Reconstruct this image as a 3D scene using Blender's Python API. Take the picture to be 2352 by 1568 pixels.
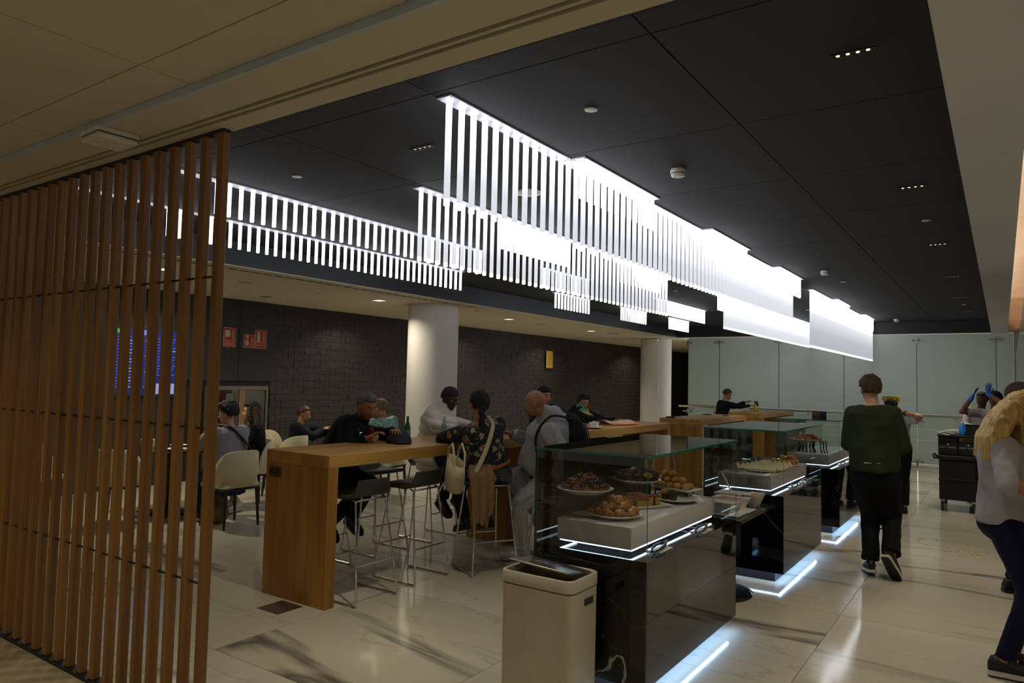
WORLD_S, HALL_P, SEAT_P, AISLE_P, LED_FLOOR, BACK_P = 0.16, 10.0, 20.0, 7.0, 34.0, 85.0
import bpy, bmesh, math, random
import numpy as np
from mathutils import Vector, Matrix, noise
random.seed(7)
PI = math.pi
sc = bpy.context.scene
COL = sc.collection
for o in list(bpy.data.objects): bpy.data.objects.remove(o)

# ------------------------------------------------------------------ camera, world, exposure
cam = bpy.data.cameras.new('camera'); camo = bpy.data.objects.new('camera', cam); COL.objects.link(camo)
cam.sensor_fit = 'HORIZONTAL'; cam.sensor_width = 36.0; cam.lens = 25.034
cam.clip_start = 0.05; cam.clip_end = 200
R0 = ((0.82390633, 0.566285, 0.02235311), (-0.01181311, 0.05659449, -0.99832736), (-0.56660287, 0.82226417, 0.05331814))
camo.matrix_world = Matrix(((R0[0][0], -R0[1][0], -R0[2][0], 0), (R0[0][1], -R0[1][1], -R0[2][1], 0), (R0[0][2], -R0[1][2], -R0[2][2], 1.62), (0, 0, 0, 1)))
sc.camera = camo
sc.view_settings.view_transform = 'Standard'; sc.view_settings.look = 'None'
sc.view_settings.gamma = 1.0; sc.view_settings.use_curve_mapping = False
sc.view_settings.exposure = 0.0
cy = sc.cycles
cy.use_denoising = True
cy.max_bounces = 7; cy.diffuse_bounces = 3; cy.glossy_bounces = 4; cy.transmission_bounces = 6; cy.transparent_max_bounces = 14
cy.caustics_reflective = False; cy.caustics_refractive = False
cy.sample_clamp_indirect = 4.0; cy.use_light_tree = True

def lin(c):
    c /= 255.0
    return c / 12.92 if c <= 0.04045 else ((c + 0.055) / 1.055) ** 2.4
def rgb(h):
    if isinstance(h, str):
        h = h.lstrip('#'); h = [int(h[i:i + 2], 16) for i in (0, 2, 4)]
    return (lin(h[0]), lin(h[1]), lin(h[2]), 1.0)

w = bpy.data.worlds.new('hall_light'); sc.world = w; w.use_nodes = True
bg = w.node_tree.nodes['Background']; bg.inputs[0].default_value = (1.0, 0.92, 0.77, 1); bg.inputs[1].default_value = WORLD_S

def area(name, loc, sx, sy, power, col, rot=(0, 0, 0), spread=PI):
    l = bpy.data.lights.new(name, 'AREA'); l.shape = 'RECTANGLE'; l.size = sx; l.size_y = sy
    l.energy = power; l.color = col; l.spread = spread
    o = bpy.data.objects.new(name, l); COL.objects.link(o); o.location = loc; o.rotation_euler = rot
    return o
WARM = (1.0, 0.91, 0.73); COOL = (0.80, 0.90, 1.0)
# added ambient lamps behind the camera, unseen; recessed downlights over seating and buffet aisle
for hx in (-7.5, -4.2, -1.0, 2.4):
    for hy in (-3.2, 0.3):
        area('hall_ambient_fill', (hx, hy, 2.72), .3, .3, HALL_P, WARM, spread=2.4)
area('glass_wall_fill', (-3.2, 19.2, 1.6), 6.4, 2.6, BACK_P, (1.0, 1.0, 1.0), (math.radians(-90), 0, 0))  # unseen lamp added behind the frosted panels so they look brighter
for hy in (4.4, 7.86, 11.38, 14.77, 20.0):
    area('seating_downlight', (-7.93, hy, 2.785), .25, .12, SEAT_P, WARM, spread=2.4)
    area('seating_downlight', (-9.3, hy + 1.2, 2.785), .12, .12, SEAT_P * .5, WARM, spread=2.4)
for hy in (3.31, 5.79, 8.24, 10.71, 13.2, 15.62):
    area('aisle_downlight', (-0.52, hy, 3.055), .14, .03, AISLE_P, WARM, spread=1.6)
for hy in (3.31, 8.2, 13.2):
    area('bar_downlight', (-3.0, hy, 3.055), .14, .03, AISLE_P, WARM, spread=1.6)

# ------------------------------------------------------------------ materials
MATS = {}
def nt(m): return m.node_tree.nodes, m.node_tree.links
def M(name, col, rough=0.5, metal=0.0, spec=0.5, var=None, bump=None, coat=0.0, emit=None, sheen=0.0, trans=0.0, alpha=1.0):
    if name in MATS: return MATS[name]
    m = bpy.data.materials.new(name); m.use_nodes = True; MATS[name] = m
    n, l = nt(m); b = n['Principled BSDF']
    b.inputs['Base Color'].default_value = rgb(col); b.inputs['Roughness'].default_value = rough
    b.inputs['Metallic'].default_value = metal; b.inputs['Specular IOR Level'].default_value = spec
    b.inputs['Coat Weight'].default_value = coat; b.inputs['Sheen Weight'].default_value = sheen
    b.inputs['Transmission Weight'].default_value = trans; b.inputs['Alpha'].default_value = alpha
    tc = n.new('ShaderNodeTexCoord')
    if var is None: var = (9.0, 0.06)
    if var:
        nz = n.new('ShaderNodeTexNoise'); nz.inputs['Scale'].default_value = var[0]; nz.inputs['Detail'].default_value = 3
        mp = n.new('ShaderNodeMapping'); l.new(tc.outputs['Object'], mp.inputs[0]); l.new(mp.outputs[0], nz.inputs['Vector'])
        if len(var) > 2: mp.inputs['Scale'].default_value = var[2]
        rp = n.new('ShaderNodeValToRGB'); c = rgb(col); a = var[1]
        rp.color_ramp.elements[0].position = .3; rp.color_ramp.elements[1].position = .7
        rp.color_ramp.elements[0].color = (c[0] * (1 - a), c[1] * (1 - a), c[2] * (1 - a), 1)
        rp.color_ramp.elements[1].color = (min(1, c[0] * (1 + a)), min(1, c[1] * (1 + a)), min(1, c[2] * (1 + a)), 1)
        l.new(nz.outputs[0], rp.inputs[0]); l.new(rp.outputs[0], b.inputs['Base Color'])
    if bump:
        nb = n.new('ShaderNodeTexNoise'); nb.inputs['Scale'].default_value = bump[0]; nb.inputs['Detail'].default_value = 4
        bn = n.new('ShaderNodeBump'); bn.inputs['Strength'].default_value = bump[1]; bn.inputs['Distance'].default_value = 0.01
        if len(bump) > 2:
            mq = n.new('ShaderNodeMapping'); mq.inputs['Scale'].default_value = bump[2]
            l.new(tc.outputs['Object'], mq.inputs[0]); l.new(mq.outputs[0], nb.inputs['Vector'])
        else: l.new(tc.outputs['Object'], nb.inputs['Vector'])
        l.new(nb.outputs[0], bn.inputs['Height']); l.new(bn.outputs[0], b.inputs['Normal'])
    if emit:
        b.inputs['Emission Color'].default_value = rgb(emit[0]) if isinstance(emit[0], str) else (*emit[0], 1)
        b.inputs['Emission Strength'].default_value = emit[1]
    return m
def two_tone(name, c0, c1, scale, mscale, rough=.5, pos=(.35, .65), detail=4, coat=0.0, spec=.5, rand=True):
    if name in MATS: return MATS[name]
    m = M(name, c0, rough, var=False, coat=coat, spec=spec); n, l = nt(m); b = n['Principled BSDF']
    tc = n.new('ShaderNodeTexCoord'); mp = n.new('ShaderNodeMapping'); mp.inputs['Scale'].default_value = mscale
    nz = n.new('ShaderNodeTexNoise'); nz.inputs['Scale'].default_value = scale; nz.inputs['Detail'].default_value = detail
    rp = n.new('ShaderNodeValToRGB'); rp.color_ramp.elements[0].position, rp.color_ramp.elements[1].position = pos
    rp.color_ramp.elements[0].color = rgb(c0); rp.color_ramp.elements[1].color = rgb(c1)
    src = tc.outputs['Object']
    if rand:
        oi = n.new('ShaderNodeObjectInfo'); va = n.new('ShaderNodeVectorMath'); va.operation = 'ADD'
        sc_ = n.new('ShaderNodeMath'); sc_.operation = 'MULTIPLY'; sc_.inputs[1].default_value = 37.0
        l.new(oi.outputs['Random'], sc_.inputs[0]); l.new(tc.outputs['Object'], va.inputs[0]); l.new(sc_.outputs[0], va.inputs[1]); src = va.outputs[0]
    l.new(src, mp.inputs[0]); l.new(mp.outputs[0], nz.inputs['Vector']); l.new(nz.outputs[0], rp.inputs[0]); l.new(rp.outputs[0], b.inputs['Base Color'])
    return m
def marble(name, base, cloud, vein, vscale, vwidth, rough, rand, vein_amt=1.0, spec=.5, stretch=(1, 1, 1), rot=(.3, .2, .5)):
    if name in MATS: return MATS[name]
    m = M(name, base, rough, var=False, spec=spec); n, l = nt(m); b = n['Principled BSDF']
    tc = n.new('ShaderNodeTexCoord'); src = tc.outputs['Object']
    if rand:
        oi = n.new('ShaderNodeObjectInfo'); s_ = n.new('ShaderNodeMath'); s_.operation = 'MULTIPLY'; s_.inputs[1].default_value = 53.0
        va = n.new('ShaderNodeVectorMath'); va.operation = 'ADD'
        l.new(oi.outputs['Random'], s_.inputs[0]); l.new(src, va.inputs[0]); l.new(s_.outputs[0], va.inputs[1]); src = va.outputs[0]
    mp = n.new('ShaderNodeMapping'); mp.inputs['Scale'].default_value = stretch; mp.inputs['Rotation'].default_value = rot
    l.new(src, mp.inputs[0]); src = mp.outputs[0]
    def vein_layer(scale, width, detail):
        nz = n.new('ShaderNodeTexNoise'); nz.inputs['Scale'].default_value = scale; nz.inputs['Detail'].default_value = detail; nz.inputs['Distortion'].default_value = .35
        l.new(src, nz.inputs['Vector'])
        su = n.new('ShaderNodeMath'); su.operation = 'SUBTRACT'; su.inputs[1].default_value = .5; l.new(nz.outputs[0], su.inputs[0])
        ab = n.new('ShaderNodeMath'); ab.operation = 'ABSOLUTE'; l.new(su.outputs[0], ab.inputs[0])
        mr = n.new('ShaderNodeMapRange'); mr.inputs['From Min'].default_value = 0; mr.inputs['From Max'].default_value = width
        mr.inputs['To Min'].default_value = 1; mr.inputs['To Max'].default_value = 0; l.new(ab.outputs[0], mr.inputs['Value'])
        return mr.outputs[0]
    v1 = vein_layer(vscale, vwidth, 5); v2 = vein_layer(vscale * 2.3, vwidth * .4, 6)
    mk = n.new('ShaderNodeTexNoise'); mk.inputs['Scale'].default_value = vscale * 1.3; l.new(src, mk.inputs['Vector'])
    mkr = n.new('ShaderNodeMapRange'); mkr.inputs['From Min'].default_value = .42; mkr.inputs['From Max'].default_value = .62; l.new(mk.outputs[0], mkr.inputs['Value'])
    mul = n.new('ShaderNodeMath'); mul.operation = 'MULTIPLY'; l.new(v1, mul.inputs[0]); l.new(mkr.outputs[0], mul.inputs[1])
    m2 = n.new('ShaderNodeMath'); m2.operation = 'MULTIPLY'; m2.inputs[1].default_value = .22; l.new(v2, m2.inputs[0])
    mx = n.new('ShaderNodeMath'); mx.operation = 'MAXIMUM'; l.new(mul.outputs[0], mx.inputs[0]); l.new(m2.outputs[0], mx.inputs[1])
    am = n.new('ShaderNodeMath'); am.operation = 'MULTIPLY'; am.inputs[1].default_value = vein_amt; l.new(mx.outputs[0], am.inputs[0])
    cl = n.new('ShaderNodeTexNoise'); cl.inputs['Scale'].default_value = vscale * .8; cl.inputs['Detail'].default_value = 3; l.new(src, cl.inputs['Vector'])
    rp = n.new('ShaderNodeValToRGB'); rp.color_ramp.elements[0].position = .35; rp.color_ramp.elements[1].position = .65
    rp.color_ramp.elements[0].color = rgb(base); rp.color_ramp.elements[1].color = rgb(cloud); l.new(cl.outputs[0], rp.inputs[0])
    mix = n.new('ShaderNodeMix'); mix.data_type = 'RGBA'; mix.inputs['B'].default_value = rgb(vein)
    l.new(am.outputs[0], mix.inputs['Factor']); l.new(rp.outputs[0], mix.inputs['A']); l.new(mix.outputs['Result'], b.inputs['Base Color'])
    return m
def thin_glass(name, tint, refl=1.0):
    if name in MATS: return MATS[name]
    m = bpy.data.materials.new(name); m.use_nodes = True; MATS[name] = m; n, l = nt(m); n.clear()
    out = n.new('ShaderNodeOutputMaterial'); tr = n.new('ShaderNodeBsdfTransparent'); tr.inputs[0].default_value = tint
    gl = n.new('ShaderNodeBsdfGlossy'); gl.inputs['Roughness'].default_value = 0.0
    fr = n.new('ShaderNodeFresnel'); fr.inputs['IOR'].default_value = 1.5
    ml = n.new('ShaderNodeMath'); ml.operation = 'MULTIPLY'; ml.inputs[1].default_value = refl; l.new(fr.outputs[0], ml.inputs[0])
    mx = n.new('ShaderNodeMixShader'); l.new(ml.outputs[0], mx.inputs[0]); l.new(tr.outputs[0], mx.inputs[1]); l.new(gl.outputs[0], mx.inputs[2]); l.new(mx.outputs[0], out.inputs[0])
    return m
def emission(name, col, strength):
    if name in MATS: return MATS[name]
    m = bpy.data.materials.new(name); m.use_nodes = True; MATS[name] = m; n, l = nt(m); n.clear()
    out = n.new('ShaderNodeOutputMaterial'); e = n.new('ShaderNodeEmission'); e.inputs[0].default_value = (*col, 1); e.inputs[1].default_value = strength
    l.new(e.outputs[0], out.inputs[0]); return m
def rod_emission(name, col, stops):
    """edge-lit acrylic rod: brightness along its length (Generated z, 0 = lower tip)"""
    m = emission(name, col, 1.0); n, l = nt(m); e = [x for x in n if x.type == 'EMISSION'][0]
    tc = n.new('ShaderNodeTexCoord'); sp = n.new('ShaderNodeSeparateXYZ'); l.new(tc.outputs['Generated'], sp.inputs[0])
    fc = n.new('ShaderNodeFloatCurve'); cu = fc.mapping.curves[0]; top = max(s for _, s in stops)
    cu.points[0].location = (0, stops[0][1] / top); cu.points[1].location = (1, stops[-1][1] / top)
    for p, s in stops[1:-1]: cu.points.new(p, s / top)
    for p in cu.points: p.handle_type = 'VECTOR'
    fc.mapping.update(); l.new(sp.outputs[2], fc.inputs['Value'])
    ml = n.new('ShaderNodeMath'); ml.operation = 'MULTIPLY'; ml.inputs[1].default_value = top; l.new(fc.outputs[0], ml.inputs[0]); l.new(ml.outputs[0], e.inputs[1])
    return m

# ------------------------------------------------------------------ mesh helpers
class MB:
    def __init__(s): s.v = []; s.f = []; s.sm = []; s.mi = []
    def add(s, vs, fs, smooth=False, mi=0):
        k = len(s.v); s.v += [tuple(p) for p in vs]
        for f in fs: s.f.append(tuple(i + k for i in f)); s.sm.append(smooth); s.mi.append(mi)
        return s
    def box(s, x0, x1, y0, y1, z0, z1, mi=0):
        vs = [(x0, y0, z0), (x1, y0, z0), (x1, y1, z0), (x0, y1, z0), (x0, y0, z1), (x1, y0, z1), (x1, y1, z1), (x0, y1, z1)]
        return s.add(vs, [(3, 2, 1, 0), (4, 5, 6, 7), (0, 1, 5, 4), (1, 2, 6, 5), (2, 3, 7, 6), (3, 0, 4, 7)], False, mi)
    def bx(s, c, d, mi=0): return s.box(c[0] - d[0] / 2, c[0] + d[0] / 2, c[1] - d[1] / 2, c[1] + d[1] / 2, c[2] - d[2] / 2, c[2] + d[2] / 2, mi)
    def rbox(s, c, d, r=.01, seg=2, mi=0, rot=None):
        bm = bmesh.new(); bmesh.ops.create_cube(bm, size=1.0)
        bmesh.ops.scale(bm, vec=d, verts=bm.verts)
        bmesh.ops.bevel(bm, geom=list(bm.edges), offset=min(r, min(d) * .49), segments=seg, affect='EDGES', profile=.5)
        if rot is not None: bmesh.ops.rotate(bm, cent=(0, 0, 0), matrix=rot, verts=bm.verts)
        bmesh.ops.translate(bm, vec=c, verts=bm.verts); bm.verts.index_update()
        s.add([v.co for v in bm.verts], [[v.index for v in f.verts] for f in bm.faces], False, mi); bm.free(); return s
    def loft(s, secs, smooth=True, caps=True, mi=0, close=True):
        n = len(secs[0]); k = len(secs); vs = [p for q in secs for p in q]; fs = []
        for i in range(k - 1):
            for j in range(n if close else n - 1):
                a = i * n + j; b = i * n + (j + 1) % n; fs.append((a, b, b + n, a + n))
        s.add(vs, fs, smooth, mi)
        if caps and close:
            s.add(secs[0], [tuple(reversed(range(n)))], False, mi); s.add(secs[-1], [tuple(range(n))], False, mi)
        return s
    def tube(s, pts, r, n=8, caps=True, smooth=True, mi=0, flat=1.0):
        pts = [Vector(p) for p in pts]; k = len(pts); rr = r if isinstance(r, (list, tuple)) else [r] * k
        up = None; secs = []
        for i, p in enumerate(pts):
            t = (pts[min(i + 1, k - 1)] - pts[max(i - 1, 0)]).normalized()
            if up is None:
                up = Vector((0, 0, 1)) if abs(t.z) < .9 else Vector((0, 1, 0))
            a = t.cross(up)
            if a.length < 1e-5: a = t.orthogonal()
            a.normalize(); b = a.cross(t).normalized(); up = b
            secs.append([p + a * (rr[i] * math.cos(2 * PI * j / n)) + b * (rr[i] * flat * math.sin(2 * PI * j / n)) for j in range(n)])
        return s.loft(secs, smooth, caps, mi)
    def lathe(s, prof, n=24, c=(0, 0, 0), smooth=True, mi=0, sx=1.0, sy=1.0):
        secs = [[(c[0] + r * sx * math.cos(2 * PI * j / n), c[1] + r * sy * math.sin(2 * PI * j / n), c[2] + z) for j in range(n)] for r, z in prof]
        return s.loft(secs, smooth, True, mi)
    def ell(s, c, d, n=14, m=9, rot=None, mi=0):
        vs = []; fs = []
        for i in range(m + 1):
            th = PI * i / m
            for j in range(n):
                p = Vector((d[0] * math.sin(th) * math.cos(2 * PI * j / n), d[1] * math.sin(th) * math.sin(2 * PI * j / n), d[2] * math.cos(th)))
                if rot is not None: p = rot @ p
                vs.append(p + Vector(c))
        for i in range(m):
            for j in range(n):
                a = i * n + j; b = i * n + (j + 1) % n; fs.append((a, a + n, b + n, b))
        return s.add(vs, fs, True, mi)
    def prism(s, poly, z0, z1, mi=0, smooth=False):
        n = len(poly); lo = [(x, y, z0) for x, y in poly]; hi = [(x, y, z1) for x, y in poly]
        s.add(lo + hi, [(j, (j + 1) % n, n + (j + 1) % n, n + j) for j in range(n)], smooth, mi)
        s.add(lo, [tuple(reversed(range(n)))], False, mi); return s.add(hi, [tuple(range(n))], False, mi)
    def xform(s, mat):
        s.v = [tuple(mat @ Vector(p)) for p in s.v]; return s
    def mesh(s, name, mats):
        me = bpy.data.meshes.new(name); me.from_pydata(s.v, [], s.f)
        for m in (mats if isinstance(mats, (list, tuple)) else [mats]): me.materials.append(m)
        me.polygons.foreach_set('use_smooth', s.sm); me.polygons.foreach_set('material_index', s.mi); me.update(); return me
    def build(s, name, mats, parent=None, loc=(0, 0, 0), rz=0.0):
        return ob(name, s.mesh(name, mats), parent, loc, rz)
def ob(name, me, parent=None, loc=(0, 0, 0), rz=0.0, rot=None):
    o = bpy.data.objects.new(name, me); COL.objects.link(o); o.location = loc; o.rotation_euler = rot or (0, 0, rz)
    if parent is not None: o.parent = parent
    return o
def tag(o, label=None, cat=None, group=None, kind=None):
    if label: o['label'] = label
    if cat: o['category'] = cat
    if group: o['group'] = group
    if kind: o['kind'] = kind
    return o
def thing(name, label, cat, loc=(0, 0, 0), rz=0.0, group=None):
    return tag(ob(name, None, None, loc, rz), label, cat, group)
def copy_tree(o, parent=None):
    c = o.copy(); COL.objects.link(c)
    if parent is not None: c.parent = parent
    for ch in o.children: copy_tree(ch, c)
    return c
def struct(name, mb, mats, parent=None, label=None):
    o = mb.build(name, mats, parent)
    if parent is None: tag(o, label, None, None, 'structure')
    return o
ORD = ['first', 'second', 'third', 'fourth', 'fifth', 'sixth', 'seventh', 'eighth', 'ninth', 'tenth', 'eleventh', 'twelfth', 'thirteenth', 'fourteenth', 'fifteenth', 'sixteenth', 'seventeenth', 'eighteenth', 'nineteenth', 'twentieth', 'twenty-first', 'twenty-second', 'twenty-third', 'twenty-fourth', 'twenty-fifth', 'twenty-sixth', 'twenty-seventh', 'twenty-eighth', 'twenty-ninth', 'thirtieth']
# ------------------------------------------------------------------ shell materials
m_beige = M('beige_plaster', '#cbc2ae', .85, var=(1.5, .03), bump=(90, .04))
m_white_ceil = M('white_plaster', '#d6dae2', .8, var=(1.5, .03))
m_dark_ceil = M('dark_acoustic_panel', '#37373a', .8, spec=.25, var=(60, .25, (1, 6, 1)), bump=(150, .2, (1, 8, 1)))
m_dark_fascia = M('dark_painted_fascia', '#23252b', .55, var=(4, .08))
m_joint = M('dark_joint', '#17140f', .9)
m_trim_blue = M('pale_blue_trim', '#b9c9d4', .45)  # even pale blue-grey for the narrow step before the soffit
m_floor = marble('cream_marble_tile', '#d0c8b2', '#c4bba3', '#57534b', .40, .021, .10, True, .9, stretch=(.42, 1.9, 1), rot=(.05, .08, .18))
m_floor_hall = two_tone('hall_stone', '#bfae8c', '#8f7f60', 3.0, (1.5, .35, 1), .35, rand=False)
m_grout = M('grout', '#8d8468', .8)
m_black = M('black_paint', '#141312', .5)
m_panel_dark = M('dark_wall_panel', '#252321', .55, var=(3, .06))
m_tile_wall = M('dark_relief_tile', '#2c2725', .55, var=(14, .12), bump=(40, .1))
m_column = M('column_paint', '#d3cfc6', .6, var=(2, .02))
def frosted(name, col, k):
    m = M(name, col, .28, var=(1.2, .03)); n, l = nt(m); b = n['Principled BSDF']; out = [x for x in n if x.type == 'OUTPUT_MATERIAL'][0]
    t = n.new('ShaderNodeBsdfTranslucent'); t.inputs[0].default_value = rgb(col); x = n.new('ShaderNodeMixShader'); x.inputs[0].default_value = k
    l.new(b.outputs[0], x.inputs[1]); l.new(t.outputs[0], x.inputs[2]); l.new(x.outputs[0], out.inputs[0]); return m
m_frost = frosted('frosted_green_glass', '#cbd3cc', .4); m_frost_low = frosted('frosted_green_glass_low', '#c6cfc6', .4)
m_steel = M('brushed_steel', '#b5b2aa', .3, metal=1.0, var=(30, .06, (1, 1, 12)))
m_chrome = M('chrome', '#d9d8d6', .08, metal=1.0, var=False)
m_bmarble = marble('black_marble', '#0b0b0c', '#131214', '#cfc6b8', .8, .005, .05, True, .85)
m_white = M('white_plastic', '#dedbd2', .4)

# ------------------------------------------------------------------ floor: marble tiles with recessed joints
FX0, FXP, FY0, FYP = -0.97, 1.43, 2.55, 1.52
f = struct('floor', MB().box(-14, 7, -6, 28, -.06, -.006), m_grout)
tile_me = MB().box(-FXP / 2 + .002, FXP / 2 - .002, -FYP / 2 + .002, FYP / 2 - .002, -.02, 0).mesh('floor_tile', m_floor)
for i in range(-8, 5):
    for j in range(-4, 15):
        x = FX0 + (i + .5) * FXP; y = FY0 + (j + .5) * FYP
        if y < 1.5 and x < -2.9: continue
        ob('floor_tile', tile_me, f, (x, y, 0))
hall_me = MB().box(-.598, .598, -.598, .598, -.02, 0).mesh('floor_slab', m_floor_hall)
for i in range(9):
    for j in range(4): ob('floor_slab', hall_me, f, (-13.4 + i * 1.2 + .58, 1.30 - j * 1.2 - .02 , .001))

# ------------------------------------------------------------------ ceilings
ZC, ZS, ZD = 2.795, 2.752, 3.07
c0 = struct('ceiling', MB().box(-7.0, -.1, 1.97, 17.7, ZD + .012, ZD + .1), m_joint)
px = [-6.93, -5.99, -4.79, -3.59, -2.39, -1.19, -.173]
py = [1.962] + [2.69 + 1.225 * k for k in range(13)] + [17.607]
for a, b in zip(px, px[1:]):
    for c, d in zip(py, py[1:]):
        g = .0035; MB().box(-(b - a) / 2 + g, (b - a) / 2 - g, -(d - c) / 2 + g, (d - c) / 2 - g, 0, .015).build('ceiling_panel', m_dark_ceil, c0, ((a + b) / 2, (c + d) / 2, ZD))
cs = struct('ceiling_surround', MB(), m_beige)
MB().box(-10.1, -6.93, 1.962, 28, ZC, ZC + .12).build('seating_soffit', m_beige, cs)
MB().box(-6.93, 3, 17.607, 17.75, ZC, ZC + .12).build('glass_wall_soffit', m_beige, cs)
MB().box(-.173, .1, 1.962, 17.75, ZC, ZC + .12).build('aisle_soffit', m_white_ceil, cs)
fa = struct('trim_1', MB(), m_dark_fascia)
MB().box(-6.95, -6.928, 1.97, 17.62, ZC + .01, ZD + .02).build('fascia_board', m_dark_fascia, fa)
MB().box(-6.93, -.173, 17.6, 17.625, ZC + .01, ZD + .02).build('fascia_board', m_dark_fascia, fa)
MB().box(-.176, -.15, 1.97, 17.62, ZC + .004, ZD + .02).build('fascia_board', m_dark_fascia, fa)
MB().box(-12, 3, 1.945, 1.966, ZS + .004, ZD + .02).build('fascia_board', m_dark_fascia, fa)
# perforated air strip along the seating soffit
st = struct('trim_2', MB().box(-7.16, -7.13, 3.2, 9.4, ZC - .004, ZC + .01), m_joint)
for k in range(40): MB().bx((0, 0, 0), (.05, .02, .006)).build('fin', m_beige, st, (-7.145, 3.3 + k * .155, ZC - .003))
# front soffit with two linear air slots
fs = struct('ceiling_front', MB(), m_beige)
for a, b in ((1.592, 1.782), (1.806, 1.822), (1.846, 1.95)):
    MB().box(-12, 6, a, b, ZS, ZS + .1).build('soffit_board', m_beige, fs)
MB().box(-12, 6, 1.74, 1.9, ZS + .055, ZS + .09).build('slot_void', m_black, fs)
for k in range(90):
    for yy in (1.794, 1.834):
        if 19 <= k <= 20: continue
        MB().bx((0, 0, 0), (.006, .024, .03)).build('slot_fin', m_joint, fs, (-11.9 + k * .2, yy, ZS + .03))
struct('trim_3', MB().box(-12, 6, 1.574, 1.59, ZS - .002, ZS + .034), m_trim_blue)
cf = struct('ceiling_hall', MB().box(-12, 6, -6, 1.576, ZS + .045, ZS + .12), m_joint)
for i in range(-9, 8):
    for j in range(6):
        x1 = -2.69 + i * 1.185; y1 = 1.574 if j == 0 else 1.365 - (j - 1) * 1.185; y0 = 1.365 - j * 1.185
        g = .0025; MB().box(g, 1.185 - g, g, y1 - y0 - g, 0, .02).build('ceiling_tile', m_beige, cf, (x1, y0, ZS + .03))

# warm-lit cove on the right, beyond the aisle soffit
m_cove = two_tone('peach_cove_panel', '#f0d3b2', '#c9a27c', 1.2, (1, .35, 1), .6, pos=(.4, .7))
cv = struct('wall_cove', MB(), m_cove)
MB().box(.1, 1.5, 1.9, 17.8, 3.35, 3.4).build('cove_top', m_cove, cv)
MB().box(.62, .68, 1.9, 17.6, 2.8, 3.35).build('cove_panel', m_cove, cv)
e = MB().box(.05, .085, 2.2, 16.4, 2.92, 2.935).build('light_strip', emission('warm_strip', (1, .84, .68), 16), cv)

# ------------------------------------------------------------------ walls
# left wall: dark panels, then relief tiles
wl = struct('wall_left', MB().box(-10.3, -10.05, 1.0, 28, 0, 2.9), m_black)
for a, b in ((1.0, 2.6), (2.6, 3.4), (3.4, 4.2), (4.2, 5.0), (5.0, 5.75), (5.75, 6.86), (6.86, 7.5)):
    if a < 6.2 or True:
        z0 = 1.5 if a >= 5.75 else 0
        MB().box(-.02, .05, -(b - a) / 2 + .004, (b - a) / 2 - .004, z0, 2.79).build('wall_panel', m_panel_dark, wl, (-10.05, (a + b) / 2, 0))
TW, TY0 = .1155, 7.505
def tile_geo(k):
    r = random.Random(k); w_ = TW / 2 - .002
    dz = [r.uniform(.003, .018) for _ in range(4)]
    vs = [(0, -w_, -w_), (0, w_, -w_), (0, w_, w_), (0, -w_, w_), (dz[0], -w_, -w_), (dz[1], w_, -w_), (dz[2], w_, w_), (dz[3], -w_, w_)]
    fs = [(4, 5, 6, 7), (0, 1, 5, 4), (1, 2, 6, 5), (2, 3, 7, 6), (3, 0, 4, 7)]
    return vs, fs
tvar = []
for k in range(14):
    vs, fs = tile_geo(k); tvar.append((vs, fs, MB().add(vs, fs).mesh('relief_tile', m_tile_wall)))
rest = MB(); cnt = 0
for j in range(160):
    for i in range(24):
        k = random.randrange(14); y = TY0 + (j + .5) * TW; z = .02 + (i + .5) * TW
        if j < 27 and i > 12:
            ob('relief_tile', tvar[k][2], wl, (-10.05, y, z)); cnt += 1
        else:
            rest.add([(p[0] - 10.05, p[1] + y, p[2] + z) for p in tvar[k][0]], tvar[k][1])
tag(rest.build('relief_tile_field', m_tile_wall, wl), kind='stuff')
struct('wall_end', MB().box(-10.3, -6.0, 27.6, 27.9, 0, 2.9), m_panel_dark)
struct('wall_near_left', MB().box(-12.2, -12, -5, 28, 0, 2.9), m_panel_dark)

# frosted glass wall across the back
wb = struct('wall_back', MB().box(-6.6, 4, 19.6, 19.7, 0, 2.9), m_white)
jx = [-6.626, -5.816, -4.383, -2.957, -1.513, -.098, .19]
for a, b in zip(jx, jx[1:]):
    MB().rbox((0, 0, 1.93), (b - a - .012, .016, 1.70), .003, 1).build('glass_panel', m_frost, wb, ((a + b) / 2, 17.6, 0))
    for z0, z1 in ((.03, .29), (.296, .522), (.528, .754), (.76, 1.07)):
        MB().box(-(b - a) / 2 + .006, (b - a) / 2 - .006, 0, .014, z0, z1).build('lower_panel', m_frost_low, wb, ((a + b) / 2, 17.6, 0))
struct('wall_back_right', MB().box(.2, 4, 17.3, 17.5, 0, 2.8), M('grey_green_panel', '#8f978e', .5))
MB().box(.1, 1.5, 16.6, 17.6, 2.8, 3.35).build('cove_end', m_cove, cv)
for x in jx[:-1]:
    for z in (2.66, .92, .06):
        fit = MB().tube([(-.10, -.05, 0), (.10, -.05, 0)], .009)
        for s in (-.1, .1): fit.tube([(s, -.06, 0), (s, .0, 0)], .02, 10)
        fit.bx((0, -.025, .0), (.035, .05, .12))
        fit.build('glass_fitting', m_steel, wb, (x, 17.59, z))
    MB().box(-.02, .02, -.012, 0, 1.08, 2.72).build('joint_strip', M('teal_edge', '#2f5a52', .3), wb, (x, 17.6, 0)).scale = (.25, 1, 1)
hr = thing('handrail', 'brushed steel handrail running along the frosted green glass wall', 'handrail', (0, 17.42, 0))
MB().tube([(-6.8, 0, 1.045), (.25, 0, 1.045)], .022, 10).build('rail', m_steel, hr)
for x in (-6.5, -5.1, -3.7, -2.2, -.8): MB().tube([(x, 0, 1.03), (x, .05, .98), (x, .19, .98)], .008).build('bracket', m_steel, hr)
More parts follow.
